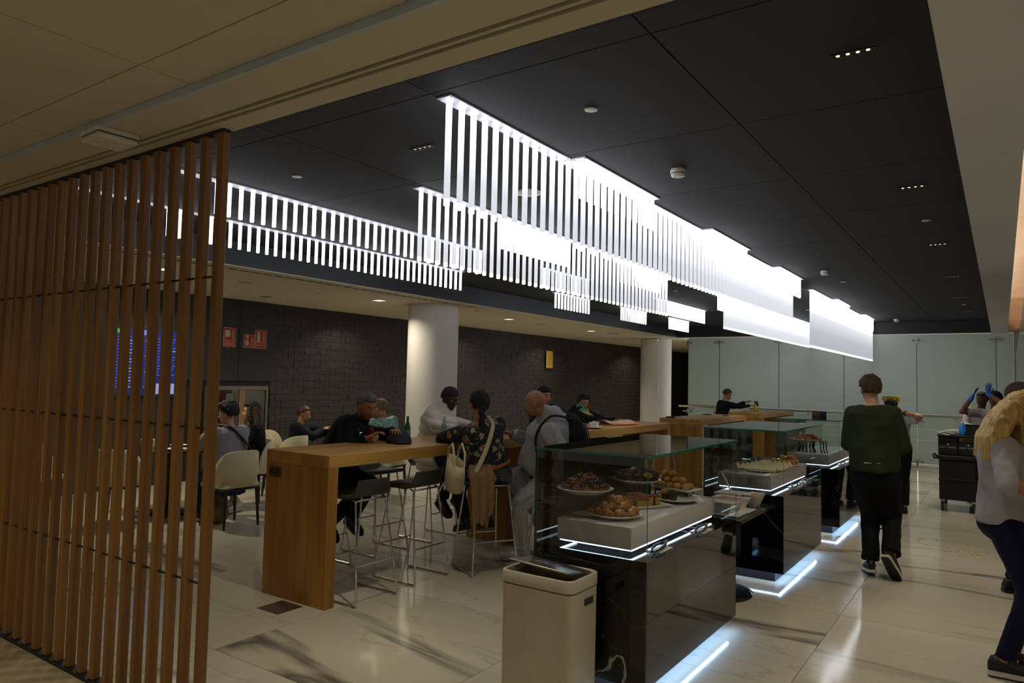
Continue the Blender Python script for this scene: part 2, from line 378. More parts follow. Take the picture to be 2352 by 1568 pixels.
# black stone wall on the right
MBw = MB(); ys = [(8.2, 2.66), (15.0, 2.235)]
MBw.add([(.2, 8.2, 0), (.2, 15, 0), (.2, 15, 2.235), (.2, 8.2, 2.66), (.5, 8.2, 0), (.5, 15, 0), (.5, 15, 2.235), (.5, 8.2, 2.66)], [(0, 3, 2, 1), (4, 5, 6, 7), (0, 1, 5, 4), (1, 2, 6, 5), (2, 3, 7, 6), (3, 0, 4, 7)])
struct('wall_right', MBw, m_bmarble)
# columns
for n_, (x, y) in enumerate(((-7.646, 8.823), (-7.70, 18.05))):
    cl_ = struct('column', MB().lathe([(.41, 0), (.41, 1.2), (.41, ZC)], 48), m_column); cl_.location = (x, y, 0)
    MB().lathe([(.414, 0), (.414, .08)], 48).build('skirting', m_steel, cl_)
    if n_ == 1:
        a = math.radians(-62); d = Vector((math.cos(a), math.sin(a), 0))
        MB().tube([d * .415 + Vector((0, 0, 1.55)), d * .415 + Vector((0, 0, 2.79))], .008).build('conduit', m_white, cl_)
        MB().rbox((d.x * .42, d.y * .42, 1.5), (.08, .03, .12), .006).build('switch_box', m_white, cl_)
        MB().rbox((d.x * .45 - .15, d.y * .45, 2.74), (.3, .08, .06), .008).build('emergency_light', m_white, cl_)

# ------------------------------------------------------------------ slat partition
m_oak_slat = two_tone('oak_slat', '#9a6e34', '#785025', 2.6, (6, 6, .25), .5)
sp_ = thing('slat_partition', 'tall screen of upright oak slats at the left edge of the bar', 'screen', (-2.951, 1.895, 0))
sl_me = MB().rbox((-.0225, .019, 1.3785), (.045, .038, 2.717), .003, 1).mesh('slat', m_oak_slat)
for k in range(38): ob('slat', sl_me, sp_, (-.134 * k, 0, 0))
MB().box(-5.05, .0, .0, .04, 2.737, 2.7515).build('top_rail', m_black, sp_)
MB().box(-5.05, .0, -.01, .05, 0, .02).build('base_rail', m_black, sp_)
for z in (.665, 1.364, 2.065): MB().tube([(-5.02, .02, z), (-.03, .02, z)], .0055, 6).build('rod', m_black, sp_)

# ------------------------------------------------------------------ pendant rods
col_rod = (.90, .93, 1.0)
m_rod_long = rod_emission('edge_lit_rod_long', col_rod, [(0, 2.2), (.05, 1.7), (.07, .80), (.30, .86), (.55, 1.2), (.8, 3.4), (1, 7)])
m_rod_xl = rod_emission('edge_lit_rod_longest', col_rod, [(0, 1.8), (.03, 1.2), (.05, .52), (.3, .58), (.6, .9), (.85, 3.2), (1, 7)])
m_rod_short = rod_emission('edge_lit_rod_short', col_rod, [(0, 2.6), (.15, 2.4), (.5, 3.2), (1, 6)])
m_plate = M('fixture_plate', '#c9cbd6', .45)
ROD = {}
for nm, L, mt in (('short', .252, m_rod_short), ('long', .556, m_rod_long), ('xl', .86, m_rod_xl)):
    r = .0165
    ROD[nm] = MB().lathe([(r * .6, -L), (r, -L + .004), (r, -L * .66), (r, -L * .33), (r, 0)], 10).mesh('rod', mt)
plate_me = MB().rbox((0, 0, .006), (.098, 1.225, .012), .002, 1).mesh('plate', m_plate)
screw_me = MB().lathe([(.004, -.002), (.004, .0)], 6).mesh('screw', m_joint)
def cluster(x, y0, kind, label):
    t = thing('rod_pendant_light', label, 'ceiling light', (x, y0, ZD - .012), 0, 'hanging rod lights')
    ob('plate', plate_me, t, (0, .617, 0))
    for k in range(12): ob('rod', ROD[kind], t, (0, .0515 + .103 * k + (.002 if k else 0), 0))
    for sy in (.02, 1.21):
        for sx in (-.038, .038): ob('screw', screw_me, t, (sx, sy, 0))
P = 1.2335
rowA = [2.73, 2.73 + P, 2.73 + 2 * P, 6.435, 6.435 + P, 6.435 + 2 * P]
for k, y in enumerate(rowA): cluster(-2.345, y, 'long', f'light of twelve long glowing rods over the buffet, {ORD[k]} from the near end')
for k in range(5): cluster(-2.345, 11.2 + k * P, 'xl', f'light of twelve extra long glowing rods, {ORD[k]} in the far run over the buffet')
for k, y in enumerate((3.965, 6.435, 8.90, 12.62, 15.5)): cluster(-2.245, y, 'short', f'light of twelve short rods against the right of the buffet row, {ORD[k]} from near')
for k, y in enumerate((3.97, 5.2, 6.44, 7.67)): cluster(-3.645, y, 'long', f'light of twelve long rods in the row over the bar tables, {ORD[k]} from near')
for k in range(5): cluster(-3.645, 11.2 + k * P, 'long', f'light of twelve long rods in the far run over the bar tables, {ORD[k]} from near')
for k, y in enumerate((5.2, 7.67, 11.2, 13.67)): cluster(-3.745, y, 'short', f'light of twelve short rods against the left of the bar row, {ORD[k]} from near')
for k, y in enumerate((2.72, 3.95, 5.18, 7.68, 11.3, 12.53)): cluster(-4.845, y, 'short', f'light of short rods in the third row from the buffet, {ORD[k]} from near')
for k, y in enumerate((2.6, 3.83, 5.06, 6.29, 9.92, 12.37, 14.77)): cluster(-6.02, y, 'short', f'light of short rods in the row nearest the beige soffit, {ORD[k]} from near')

# ------------------------------------------------------------------ small ceiling devices
m_led_warm = emission('warm_led', (1, .66, .36), 2.6)
m_led_dim = emission('dim_led', (1, .72, .5), .55)
def linear_spot(x, y, lit, label, n=4):
    t = thing('linear_downlight', label, 'downlight', (x, y, ZD - .004))
    fr = MB()
    fr.box(-.09, .09, -.022, -.016, 0, .006).box(-.09, .09, .016, .022, 0, .006).box(-.09, -.084, -.022, .022, 0, .006).box(.084, .09, -.022, .022, 0, .006)
    fr.build('frame', M('dark_bezel', '#39373a', .4), t)
    MB().box(-.084, .084, -.016, .016, .003, .006).build('recess', m_black, t)
    for k in range(n): MB().lathe([(.008, 0), (.008, .003)], 10).build('led', lit, t, (-.06 + .04 * k, 0, .0005))
for k, y in enumerate((3.31, 5.79, 8.24, 10.71, 13.2, 15.62)):
    linear_spot(-.518, y, m_led_warm if k < 3 else m_led_dim, f'{ORD[k]} four-lamp recessed downlight from near along the right edge of the dark ceiling')
linear_spot(-3.003, 3.311, m_led_dim, 'unlit four-lamp recessed downlight left of the nearest long rods')
def round_spot(x, y, z, label, r=.035):
    t = thing('round_downlight', label, 'downlight', (x, y, z))
    MB().lathe([(r * .72, -.006), (r, -.004), (r, .002), (r * .72, .002)], 20).build('ring', m_white, t)
    MB().lathe([(r * .72, -.0055), (r * .72, 0)], 18).build('reflector', M('spot_reflector', '#aaa69c', .3), t)
for x, y, s in ((-1.792, 3.298, 'round white downlight nearest, right of the first long rods'), (-4.24, 3.33, 'round white downlight between the left rod row and the near rods'),
                (-.522, 7.018, 'round white downlight between the second and third slots at right'), (-.524, 14.316, 'farthest round white downlight along the right edge of the dark ceiling'),
                (-1.794, 10.638, 'round white downlight just beyond the second smoke detector'), (-4.222, 10.639, 'round white downlight beside the dangling short rods of the middle'), (-3.042, 14.359, 'round white downlight in the gap before the far rods')):
    round_spot(x, y, ZD, s)
t = thing('ceiling_speaker', 'large round white ceiling speaker seen between the near long rods', 'speaker', (-3.012, 4.546, ZD))
MB().lathe([(.08, -.007), (.105, -.006), (.105, .002), (.08, .002)], 32).build('rim', m_white, t)
MB().lathe([(.08, -.0055), (.08, .0)], 32).build('grille', M('speaker_grille', '#a7a7a3', .7, bump=(300, .5)), t)
def smoke(x, y, z, label):
    t = thing('smoke_detector', label, 'smoke detector', (x, y, z))
    MB().lathe([(.035, -.052), (.045, -.048), (.05, -.028), (.052, -.026), (.054, -.012), (.05, 0)], 24).build('housing', m_white, t)
    MB().lathe([(.048, -.034), (.0505, -.032), (.051, -.029), (.0495, -.029)], 24).build('vent_slot', m_black, t)
    MB().tube([(.0, .03, -.002), (.0, .03, -.012)], .003, 6).build('lamp', m_white, t)
smoke(-1.797, 4.553, ZD, 'nearest white smoke detector on the dark ceiling'); smoke(-1.819, 9.536, ZD, 'middle white smoke detector on the dark ceiling')
smoke(-1.82, 16.9, ZD, 'farthest white smoke detector on the dark ceiling, above the glass wall'); smoke(-7.347, 9.622, ZC, 'white smoke detector on the beige soffit right of the near column')
m_panel_lit = emission('lit_diffuser', (1, .88, .66), 2.2)
for k, y in enumerate((4.4, 7.86, 11.38, 14.77)):
    t = thing('square_downlight', f'square lit downlight in the beige soffit, {ORD[k]} from near', 'downlight', (-7.93, y, ZC))
    fr = MB()
    for a in (-.085, .077): fr.box(a, a + .008, -.085, .085, -.004, .002).box(-.085, .085, a, a + .008, -.004, .002)
    fr.build('frame', m_white, t); MB().box(-.077, .077, -.077, .077, -.002, .001).build('diffuser', m_panel_lit, t)
for k, (x, y) in enumerate(((-9.206, 6.753), (-7.98, 12.6), (-7.74, 15.57))):
    t = thing('air_grille', f'flat beige air grille in the seating soffit, {ORD[k]} from near', 'vent', (x, y, ZC))
    MB().box(-.12, .12, -.05, .05, -.006, 0).build('frame', m_beige, t)
    for q in range(4): MB().box(-.11, .11, -.038 + q * .022, -.028 + q * .022, -.007, -.005).build('louvre', m_joint, t)
for k, (x, y) in enumerate(((-8.02, 5.56), (-8.04, 6.75), (-7.33, 12.14), (-7.9, 17.07))):
    t = thing('soffit_speaker', f'round flush disc in the beige soffit, {ORD[k]} from near', 'speaker', (x, y, ZC))
    r = .1 if k == 0 else .035
    MB().lathe([(r * .9, -.005), (r, -.003), (r, 0)], 24).build('rim', m_beige, t); MB().lathe([(r * .88, -.0055), (r * .88, 0)], 24).build('grille', M('beige_grille', '#a89b78', .8, bump=(200, .4)), t)
# sensor box under the front soffit
t = thing('access_point', 'white boxy wireless unit under the front soffit above the slat screen', 'wireless unit', (-3.50, 1.655, ZS), math.radians(-3))
MB().rbox((0, 0, -.012), (.19, .19, .024), .006).build('base', m_white, t); MB().rbox((0, 0, -.041), (.185, .185, .028), .012).build('cover', m_white, t)
MB().rbox((0, 0, -.0255), (.178, .178, .004), .001, 1).build('seam', M('grey_seam', '#5a5750', .6), t)
# ------------------------------------------------------------------ furniture materials
m_oak = two_tone('oak_veneer', '#c0944a', '#9c7133', 2.4, (5, .35, 5), .38)
m_oak_v = two_tone('oak_veneer_upright', '#b5853a', '#906526', 2.4, (5, 5, .3), .4)
m_leather = M('charcoal_leather', '#3b3831', .42, bump=(120, .15))
m_cream = M('cream_upholstery', '#cfc39a', .6, bump=(200, .15))
m_dleg = M('dark_stained_leg', '#1d1a18', .45)
m_blackgloss = M('black_gloss', '#0d0d0e', .12)
m_mirror = marble('smoked_polished_stone', '#141210', '#1c1a16', '#6d6558', .8, .005, .03, True, .35, spec=.9)
m_led = emission('cool_led', (.58, .80, 1.0), 7)
m_led_floor = emission('cool_floor_led', (.32, .55, 1.0), LED_FLOOR)
m_glass = thin_glass('clear_pane', (.955, .975, .965, 1))
m_edge = M('green_glass_edge', '#1f6b66', .08, spec=.8, var=False)
m_riser = M('white_gloss_riser', '#d4d2cf', .16, var=(2, .02))
m_china = M('white_china', '#e2dfd6', .15, var=False)
m_socket = M('grey_socket', '#3f3c38', .5)

def text(body, size, mat, parent, loc, rot, name='lettering', ext=.0006, align='CENTER'):
    c = bpy.data.curves.new(name, 'FONT'); c.body = body; c.size = size; c.extrude = ext; c.align_x = align; c.align_y = 'CENTER'; c.resolution_u = 2
    c.materials.append(mat); o = bpy.data.objects.new(name, c); COL.objects.link(o); o.parent = parent; o.location = loc; o.rotation_euler = rot; return o

# ------------------------------------------------------------------ bar tables
def bar_table(y0, y1, label, socket=True):
    t = thing('bar_table', label, 'bar table', (-4.215, y0, 0), 0, 'oak bar tables'); L = y1 - y0
    MB().rbox((0, L / 2, 1.015), (.69, L, .09), .003, 1).build('tabletop', m_oak, t)
    a = MB().rbox((0, .045, .485), (.69, .09, .97), .003, 1).build('end_panel', m_oak_v, t)
    MB().rbox((0, L - .045, .485), (.69, .09, .97), .003, 1).build('end_panel', m_oak_v, t)
    if socket:
        s = MB().rbox((-.235, -.003, .9), (.13, .012, .075), .004).build('power_socket', m_socket, t)
        for dx in (-.265, -.205): MB().tube([(dx, -.0095, .9), (dx, -.0088, .9)], .021, 16).build('outlet', m_black, s)
    return t
bar_table(3.405, 5.955, 'nearest oak bar table, with a double socket on its end panel')
bar_table(7.12, 9.6, 'oak bar table with pink napkin and newspaper, behind the man in grey', False)
bar_table(10.85, 13.2, 'empty oak bar table with a black socket, beyond the first glass case')
bar_table(14.35, 16.85, 'farthest oak bar table, where the man in black eats', False)
t = thing('floor_box', 'square brown floor socket lid in the marble by the nearest bar table', 'floor box', (-4.163, 3.267, 0))
MB().rbox((0, 0, .0015), (.225, .215, .003), .001, 1).build('lid', M('bronze_lid', '#4a3826', .5), t); MB().box(-.03, .03, -.105, -.09, .003, .0038).build('flap', M('bronze_flap', '#2f241a', .5), t)

# ------------------------------------------------------------------ bar stools
def stool_proto():
    t = thing('bar_stool', 'x', 'bar stool')
    pr = [(-.195, .735), (-.19, .748), (-.05, .742), (.07, .74), (.115, .75), (.142, .775), (.155, .81), (.163, .868)]
    secs = []
    hw = [.17, .185, .19, .19, .185, .18, .172, .155]
    def sec(i, off):
        x, z = pr[i]; return x, z, off
    top = []; 
    mb = MB(); n = len(pr)
    tang = [Vector((pr[min(i + 1, n - 1)][0] - pr[max(i - 1, 0)][0], 0, pr[min(i + 1, n - 1)][1] - pr[max(i - 1, 0)][1])).normalized() for i in range(n)]
    for i in range(n):
        nrm = Vector((-tang[i].z, 0, tang[i].x)); x, z = pr[i]; th = .011
        p = Vector((x, 0, z)); h = hw[i]
        secs.append([p + nrm * th + Vector((0, -h + .01, 0)), p + nrm * th + Vector((0, h - .01, 0)), p + Vector((0, h, 0)), p - nrm * th + Vector((0, h - .01, 0)), p - nrm * th + Vector((0, -h + .01, 0)), p + Vector((0, -h, 0))])
    mb.loft(secs, True, True).build('seat', m_leather, t)
    r = .0075
    for s in (-1, 1):
        yb, yt = .205 * s, .15 * s
        MB().tube([(-.115, yt, .722), (-.118, yt, .70), (-.228, yb, .03), (-.226, yb, .012), (-.21, yb, .0085), (.21, yb, .0085), (.226, yb, .012), (.228, yb, .03), (.137, yt, .70), (.13, yt, .722), (.10, yt * .98, .728)], r, 8).build('leg_frame', m_chrome, t)
    MB().tube([(.133, -.15, .712), (.14, -.145, .722), (.14, .145, .722), (.133, .15, .712)], r, 8).build('seat_rail', m_chrome, t)
    MB().tube([(-.115, -.15, .722), (-.115, .15, .722)], r, 8).build('seat_rail', m_chrome, t)
    MB().tube([(.192, -.185, .27), (.192, .185, .27)], r * .9, 8).build('footrest', m_chrome, t)
    MB().tube([(-.19, -.185, .27), (-.19, .185, .27)], r * .9, 8).build('footrest', m_chrome, t)
    for sx in (-.2, .2):
        for sy in (-.205, .205): MB().lathe([(.009, 0), (.009, .004)], 8, (sx, sy, 0)).build('glide', m_black, t)
    return t
STOOL = None
def stool(x, y, rz, label):
    global STOOL
    if STOOL is None: STOOL = stool_proto(); t = STOOL
    else: t = copy_tree(STOOL)
    t.location = (x, y, 0); t.rotation_euler = (0, 0, rz); t['label'] = label; t['group'] = 'charcoal bar stools'
stool(-3.965, 3.78, 0, 'nearest empty charcoal bar stool with chrome sled legs')
stool(-3.995, 4.42, 0, 'second empty charcoal bar stool, in front of the handbag')
stool(-3.67, 4.985, math.radians(-30), 'bar stool under the woman in the floral blouse, camel coat over its back')
stool(-3.42, 5.66, math.radians(28), 'bar stool under the man in the grey tracksuit')
stool(-4.86, 4.15, PI, 'bar stool under the person in the dark coat at the table end')
stool(-4.86, 4.86, PI, 'empty bar stool on the far side, between dark coat and puffer coat')
stool(-4.86, 5.62, PI, 'bar stool under the person in the beige puffer coat')
stool(-3.62, 7.75, 0, 'first bar stool at the table with the newspaper')
stool(-3.62, 8.6, 0, 'second bar stool at the table with the newspaper')
stool(-4.85, 8.75, PI, 'bar stool under the woman with the patterned scarf')
stool(-4.75, 11.5, PI, 'first bar stool on the far side of the empty bar table')
stool(-3.75, 12.0, 0, 'bar stool on the near side of the empty bar table')
stool(-4.8, 12.6, PI, 'second bar stool on the far side of the empty bar table')
stool(-3.5, 14.9, 0, 'bar stool on the aisle side of the farthest bar table')
stool(-4.9, 15.45, PI, 'bar stool under the man in black')

# ------------------------------------------------------------------ dining chairs and low tables
def dining_proto():
    t = thing('dining_chair', 'x', 'chair')
    MB().rbox((0, .01, .435), (.44, .43, .05), .02, 3).build('seat', m_cream, t)
    MB().rbox((0, .0, .402), (.43, .42, .02), .006, 1).build('seat_frame', m_dleg, t)
    # curved shell back: arc round the rear, rounded top
    secs = []; n = 27
    for i in range(n):
        a = math.radians(-92 + 184 * i / (n - 1)); c, s_ = math.cos(a), math.sin(a)
        q_ = abs(a) / math.radians(92); hz_ = .47 + .335 * math.sqrt(max(0, 1 - q_ ** 3.2))
        x, y = .225 * s_, -.06 - .165 * c
        o = Vector((s_, -c * .9, 0)).normalized() * .012
        lean = Vector((0, -.05, 0)) * 1
        b = Vector((x * .97, y, .425)); tp = Vector((x, y, max(.45, hz_))) + Vector((s_ * .02, -.035 * c, 0))
        md = (b + tp) / 2 + Vector((s_ * .012, -.01 * c, 0))
        secs.append([b - o, md - o, tp - o * .6, tp + Vector((0, 0, .006)), tp + o * .6, md + o, b + o])
    MB().loft(secs, True, True).build('backrest', m_cream, t)
    for sx in (-1, 1):
        for sy, yy in ((1, .19), (-1, -.19)):
            MB().tube([(.185 * sx, yy, .4), (.205 * sx, yy + .02 * sy, 0)], [.02, .013], 8).build('leg', m_dleg, t)
    return t
DC = None
def dining(x, y, rz, label):
    global DC
    if DC is None: DC = dining_proto(); t = DC
    else: t = copy_tree(DC)
    t.location = (x, y, 0); t.rotation_euler = (0, 0, rz); t['label'] = label; t['group'] = 'cream dining chairs'
dining(-6.83, 4.66, PI / 2, 'cream dining chair under the man in the grey shirt')
dining(-7.62, 5.42, math.radians(160), 'cream dining chair under the woman in the purple skirt')
dining(-7.75, 3.95, math.radians(40), 'cream dining chair seen through the slats')
dining(-8.75, 3.55, math.radians(-75), 'farther cream dining chair seen through the slats')
dining(-8.62, 6.72, math.radians(-50), 'cream chair under the person in navy by the relief wall')
dining(-7.95, 6.25, math.radians(100), 'empty cream chair just left of the person in navy')
dining(-7.0, 7.15, math.radians(100), 'cream chair under the person in the teal print shirt')
dining(-6.0, 17.0, math.radians(-90), 'cream chair against the far left end of the glass wall')
def low_table(x, y, sx, sy, label):
    t = thing('low_table', label, 'table', (x, y, 0))
    MB().rbox((0, 0, .725), (sx, sy, .03), .006).build('tabletop', m_blackgloss, t)
    MB().rbox((0, 0, .36), (.09, .09, .70), .01).build('pedestal', m_black, t)
    MB().rbox((0, 0, .01), (sx * .6, sy * .6, .02), .005).build('base', m_black, t)
low_table(-7.95, 4.62, .9, .75, 'black dining table in front of the man in the grey shirt')
low_table(-8.0, 7.35, .75, .75, 'black dining table between the person in navy and the teal shirt')
def pillow_obj(): pass

# ------------------------------------------------------------------ counters with glass cases
def pane(name, parent, x0, x1, y0, y1, z0, z1, edge=None):
    d = (x1 - x0, y1 - y0, z1 - z0); k = d.index(min(d)); mb = MB(); mb.box(x0, x1, y0, y1, z0, z1)
    ax = [2, 2, 1, 0, 1, 0]
    mb.mi = [0 if ax[i] == k else 1 for i in range(6)]
    return mb.build(name, [m_glass, edge or m_edge], parent)
def counter(y0, y1, label, clabel, rlabel, front=True):
    L = y1 - y0; X0, X1 = -2.15, -1.48; cxm = (X0 + X1) / 2; hw = (X1 - X0) / 2
    t = thing('buffet_counter', label, 'counter', (cxm, y0, 0), 0, 'black stone buffet counters')
    MB().box(-hw + .09, hw - .09, .09, L - .09, 0, .10).build('plinth', M('matt_black_plinth', '#17181c', .45), t)
    MB().box(-hw + .022, hw - .022, .022, L - .022, .1, .69).build('carcass', m_black, t)
    MB().box(-hw, hw, 0, .02, .09, .715).build('front_panel', m_bmarble, t)
    MB().box(-hw, hw, L - .02, L, .09, .715).build('back_panel', m_bmarble, t)
    MB().box(hw - .02, hw, .0205, L - .0205, .09, .715).build('side_panel', m_mirror, t)
    MB().box(-hw, -hw + .02, .0205, L - .0205, .09, .715).build('side_panel', m_mirror, t)
    MB().box(-hw + .0205, hw - .0205, .0205, L - .0205, .69, .715).build('worktop', m_bmarble, t)
    MB().box(hw - .05, hw - .035, .03, L - .03, .0885, .092).build('floor_light', m_led_floor, t)
    MB().box(-hw + .035, -hw + .05, .03, L - .03, .0885, .092).build('floor_light', m_led_floor, t)
    MB().box(-hw + .05, hw - .05, .045, .055, .0885, .092).build('floor_light', emission('cool_floor_led_front', (.55, .72, 1.0), LED_FLOOR * .6), t)
    g = thing('glass_case', clabel, 'display case', (cxm, y0, .715), 0, 'frameless glass cases')
    pane('front_pane', g, -hw, hw, .0, .01, .0, .52); pane('back_pane', g, -hw, hw, L - .01, L, .0, .52); pane('left_pane', g, -hw, -hw + .01, .011, L - .011, .0, .52)
    pane('top_pane', g, -hw - .006, hw + .012, -.006, L + .006, .521, .533)
    r = thing('display_riser', rlabel, 'riser', (-1.825, y0 + L / 2, .715), 0, 'white display risers')
    MB().rbox((0, 0, .089), (.45, L - .16, .117), .003, 1).build('block', m_riser, r)
    MB().box(-.13, .13, -L / 2 + .14, L / 2 - .14, 0, .031).build('support', m_black, r)
    # strip lights tucked under the riser, single diodes in a clear channel
    ld = MB()
    for k in range(26): ld.box(-.204 + k * .016, -.194 + k * .016, -L / 2 + .096, -L / 2 + .106, .021, .028)
    ld.build('led_strip', m_led, r)
    for x in (.208, -.218):
        ld = MB()
        for k in range(int((L - .2) / .016)): ld.box(x, x + .01, -L / 2 + .1 + k * .016, -L / 2 + .11 + k * .016, .021, .028)
        ld.build('led_strip', m_led, r)
    MB().box(-.216, .218, -L / 2 + .09, L / 2 - .09, .0285, .0305).build('led_channel', m_riser, r)
    return t
counter(3.38, 4.84, 'nearest black stone buffet counter, in front of the white bin', 'nearest glass case, over the croissants and muffins', 'white riser under the croissants and cakes')
counter(6.10, 7.56, 'middle black stone buffet counter, behind the white bowls', 'middle glass case, over the sandwiches', 'white riser under the sandwiches')
counter(8.52, 9.98, 'farthest black stone buffet counter, left of the man in green', 'farthest glass case, beside the man in green', 'white riser under the farthest pastries')
# bowl shelf
t = thing('bowl_shelf', 'low black shelf with white bowls between the first two counters', 'shelf', (-1.86, 5.64, 0))
MB().rbox((0, 0, .632), (.62, .90, .024), .003, 1).build('shelf_top', M('dark_grey_stone', '#2c2b2c', .25), t)
MB().tube([(-.05, .0, .02), (-.05, .0, .62)], .05, 20).build('pedestal', m_blackgloss, t)
MB().lathe([(.29, 0), (.29, .02), (.27, .026)], 40, (-.02, -.05, 0)).build('base', m_blackgloss, t)

# ------------------------------------------------------------------ crockery, food
def plate_mesh(r, h, sy=1.0, n=28): return MB().lathe([(r * .55, 0), (r * .62, .002), (r * .9, h * .75), (r, h), (r * .985, h + .003), (r * .88, h * .8 + .003), (r * .6, .007), (r * .05, .006)], n, sy=sy)
def plate(x, y, z, r, label, sy=1.0, h=.025, rz=0): return tag(plate_mesh(r, h, sy).build('plate', m_china, None, (x, y, z), rz), label, 'plate')
def rect_dish(x, y, z, sx, sy, h, label, rz=0, fl=.02, name='serving_dish'):
    def ring(a, b, zz): return [(-a, -b, zz), (a, -b, zz), (a, b, zz), (-a, b, zz)]
    a, b = sx / 2, sy / 2
    mb = MB().loft([ring(a - fl, b - fl, 0), ring(a, b, h), ring(a - .006, b - .006, h + .001), ring(a - fl - .002, b - fl - .002, .006)], False, True)
    return tag(mb.build(name, m_china, None, (x, y, z), rz), label, 'dish')
def wire_stand(x, y, z, sx, sy, h, label, r=.005):
    t = thing('wire_stand', label, 'stand', (x, y, z)); m = M('black_wire', '#17120f', .4)
    a, b = sx / 2, sy / 2; c = [(-a, -b), (a, -b), (a, b), (-a, b)]
    for k in range(4):
        p, q = c[k], c[(k + 1) % 4]
        MB().tube([(*p, 0), (*p, h)], r, 6).build('post', m, t)
        MB().tube([(*p, r), (*q, r)], r, 6).build('bar', m, t); MB().tube([(*p, h - r), (*q, h - r)], r, 6).build('bar', m, t)
    return t
m_pastry = two_tone('golden_pastry', '#b9752f', '#7c431a', 28, (1, 1, 1), .45)
m_pastry_l = two_tone('pale_pastry', '#d5a64f', '#b37a2e', 22, (1, 1, 1), .5)
m_sugar = M('icing_sugar', '#cdb8a4', .8)
m_choc = M('chocolate_glaze', '#2c1409', .22)
m_paper = M('brown_paper_case', '#4a3a1f', .7)
m_mufftop = two_tone('muffin_top', '#c79437', '#7d5a22', 30, (1, 1, 1), .6)
m_bread = M('white_bread', '#dfd0a0', .75, var=(60, .06)); m_crust = M('bread_crust', '#b98e48', .65); m_fill = M('filling', '#b3a552', .6)
m_cake = two_tone('sponge_crust', '#85481b', '#64320f', 20, (1, 1, 1), .6); m_cake_in = M('sponge_inside', '#a98a3f', .7, var=(60, .1))
def croissant_me(seed):
    r = random.Random(seed); pts = []; rad = []; n = 15
    for i in range(n):
        a = math.radians(-72 + 144 * i / (n - 1)); u = abs(i - 7) / 7
        pts.append((.048 * math.sin(a) * 1.25, .048 * (1 - math.cos(a)) * 1.0, .021 - .010 * u))
        rad.append((.024 * (1 - u ** 1.7) + .006) * (1.0 if i % 2 else .76))
    return MB().tube(pts, rad, 10)
cr_mes = [croissant_me(k).mesh('croissant', m_pastry) for k in range(2)]
sug_me = MB()
for k, a in enumerate((-26, -9, 9, 26)):
    aa = math.radians(a); sug_me.ell((.045 * math.sin(aa) * 1.25, .045 * (1 - math.cos(aa)), .0405 - abs(a) * .0002), (.0058, .015, .008), 8, 5)
sug_m = sug_me.mesh('sugar', m_sugar)
LAY = ['bottom', 'second', 'third', 'top']
def pile(fn, cx, cyy, z, layers, dz, noun, where, group):
    for li, (n, rad, ph) in enumerate(layers):
        for k in range(n):
            a = ph + 2 * PI * k / n; x = cx + rad * math.cos(a); y = cyy + rad * math.sin(a)
            fn(x, y, z + dz * li, a, f'{noun} {where}, {LAY[min(li, 3)]} layer, {ORD[k]} counter-clockwise from the right', group)
def croissant(x, y, z, a, label, group):
    t = tag(ob('croissant', cr_mes[random.randrange(2)], None, (x, y, z), 0, (random.uniform(-.15, .15), random.uniform(-.15, .15), a + PI / 2 + random.uniform(-1.1, 1.1))), label, 'croissant', group)
    ob('sugar', sug_m, t)
CP = (-1.80, 3.665); ZR = .8625
plate(CP[0], CP[1], ZR, .155, 'white oval plate under the croissants')
pile(croissant, CP[0], CP[1], ZR + .017, [(9, .108, -PI / 2), (6, .064, -.3), (3, .028, .3)], .030, 'croissant', 'on the front plate', 'croissants on the front plate')
# profiteroles on the wire stand
def profit(x, y, z, a, label, group):
    s = random.uniform(.9, 1.15); t = thing('profiterole', label, 'profiterole', (x, y, z), a, group)
    if 'b' not in PF:
        PF['b'] = MB().ell((0, 0, .02), (.025, .024, .02), 12, 8).mesh('puff', m_pastry)
        mb = MB(); mb.ell((0, 0, .026), (.0255, .0245, .0165), 12, 7); PF['c'] = mb.mesh('glaze', m_choc)
    ob('puff', PF['b'], t); ob('glaze', PF['c'], t, (random.uniform(-.003, .003), random.uniform(-.003, .003), 0)); t.scale = (s, s, s)
PF = {}
SP = (-1.955, 3.60)
wire_stand(SP[0] - .005, SP[1] + .035, ZR, .20, .19, .125, 'black wire stand under the chocolate puffs')
plate(SP[0], SP[1], ZR + .1255, .162, 'white plate of chocolate puffs on the wire stand', 1.0, .03)
pile(profit, SP[0], SP[1], ZR + .143, [(13, .115, 0), (9, .070, .2), (5, .03, .5)], .027, 'chocolate puff', 'on the wire stand', 'chocolate puffs')
# muffins on the ribbed drum
MF = {}
def muffin(x, y, z, a, label, group, tall=1.0):
    t = thing('muffin', label, 'muffin', (x, y, z), a, group)
    if 'c' not in MF:
        secs = []
        for zz, r in ((0, .021), (.018, .025), (.036, .029), (.046, .0315)):
            secs.append([(r * (1 + (.05 if j % 2 else -.03)) * math.cos(2 * PI * j / 24), r * (1 + (.05 if j % 2 else -.03)) * math.sin(2 * PI * j / 24), zz) for j in range(24)])
        MF['c'] = MB().loft(secs, True, True).mesh('paper_case', m_paper)
        MF['t'] = MB().lathe([(.028, .034), (.034, .042), (.033, .052), (.024, .062), (.008, .067)], 16).mesh('top', m_mufftop)
        MF['d'] = MB().lathe([(.028, .034), (.034, .042), (.033, .052), (.024, .062), (.008, .067)], 16).mesh('top', M('dark_muffin_top', '#3b2416', .6))
    ob('paper_case', MF['c'], t); ob('top', MF['t' if random.random() < .55 else 'd'], t)
DP = (-2.0, 4.40)
t = thing('ribbed_drum', 'black ribbed drum stand under the plate of muffins', 'stand', (DP[0], DP[1], ZR))
MB().tube([(0, 0, 0), (0, 0, .004)], .085, 24).build('base', m_blackgloss, t); MB().tube([(0, 0, .09), (0, 0, .0945)], .085, 24).build('top', m_blackgloss, t)
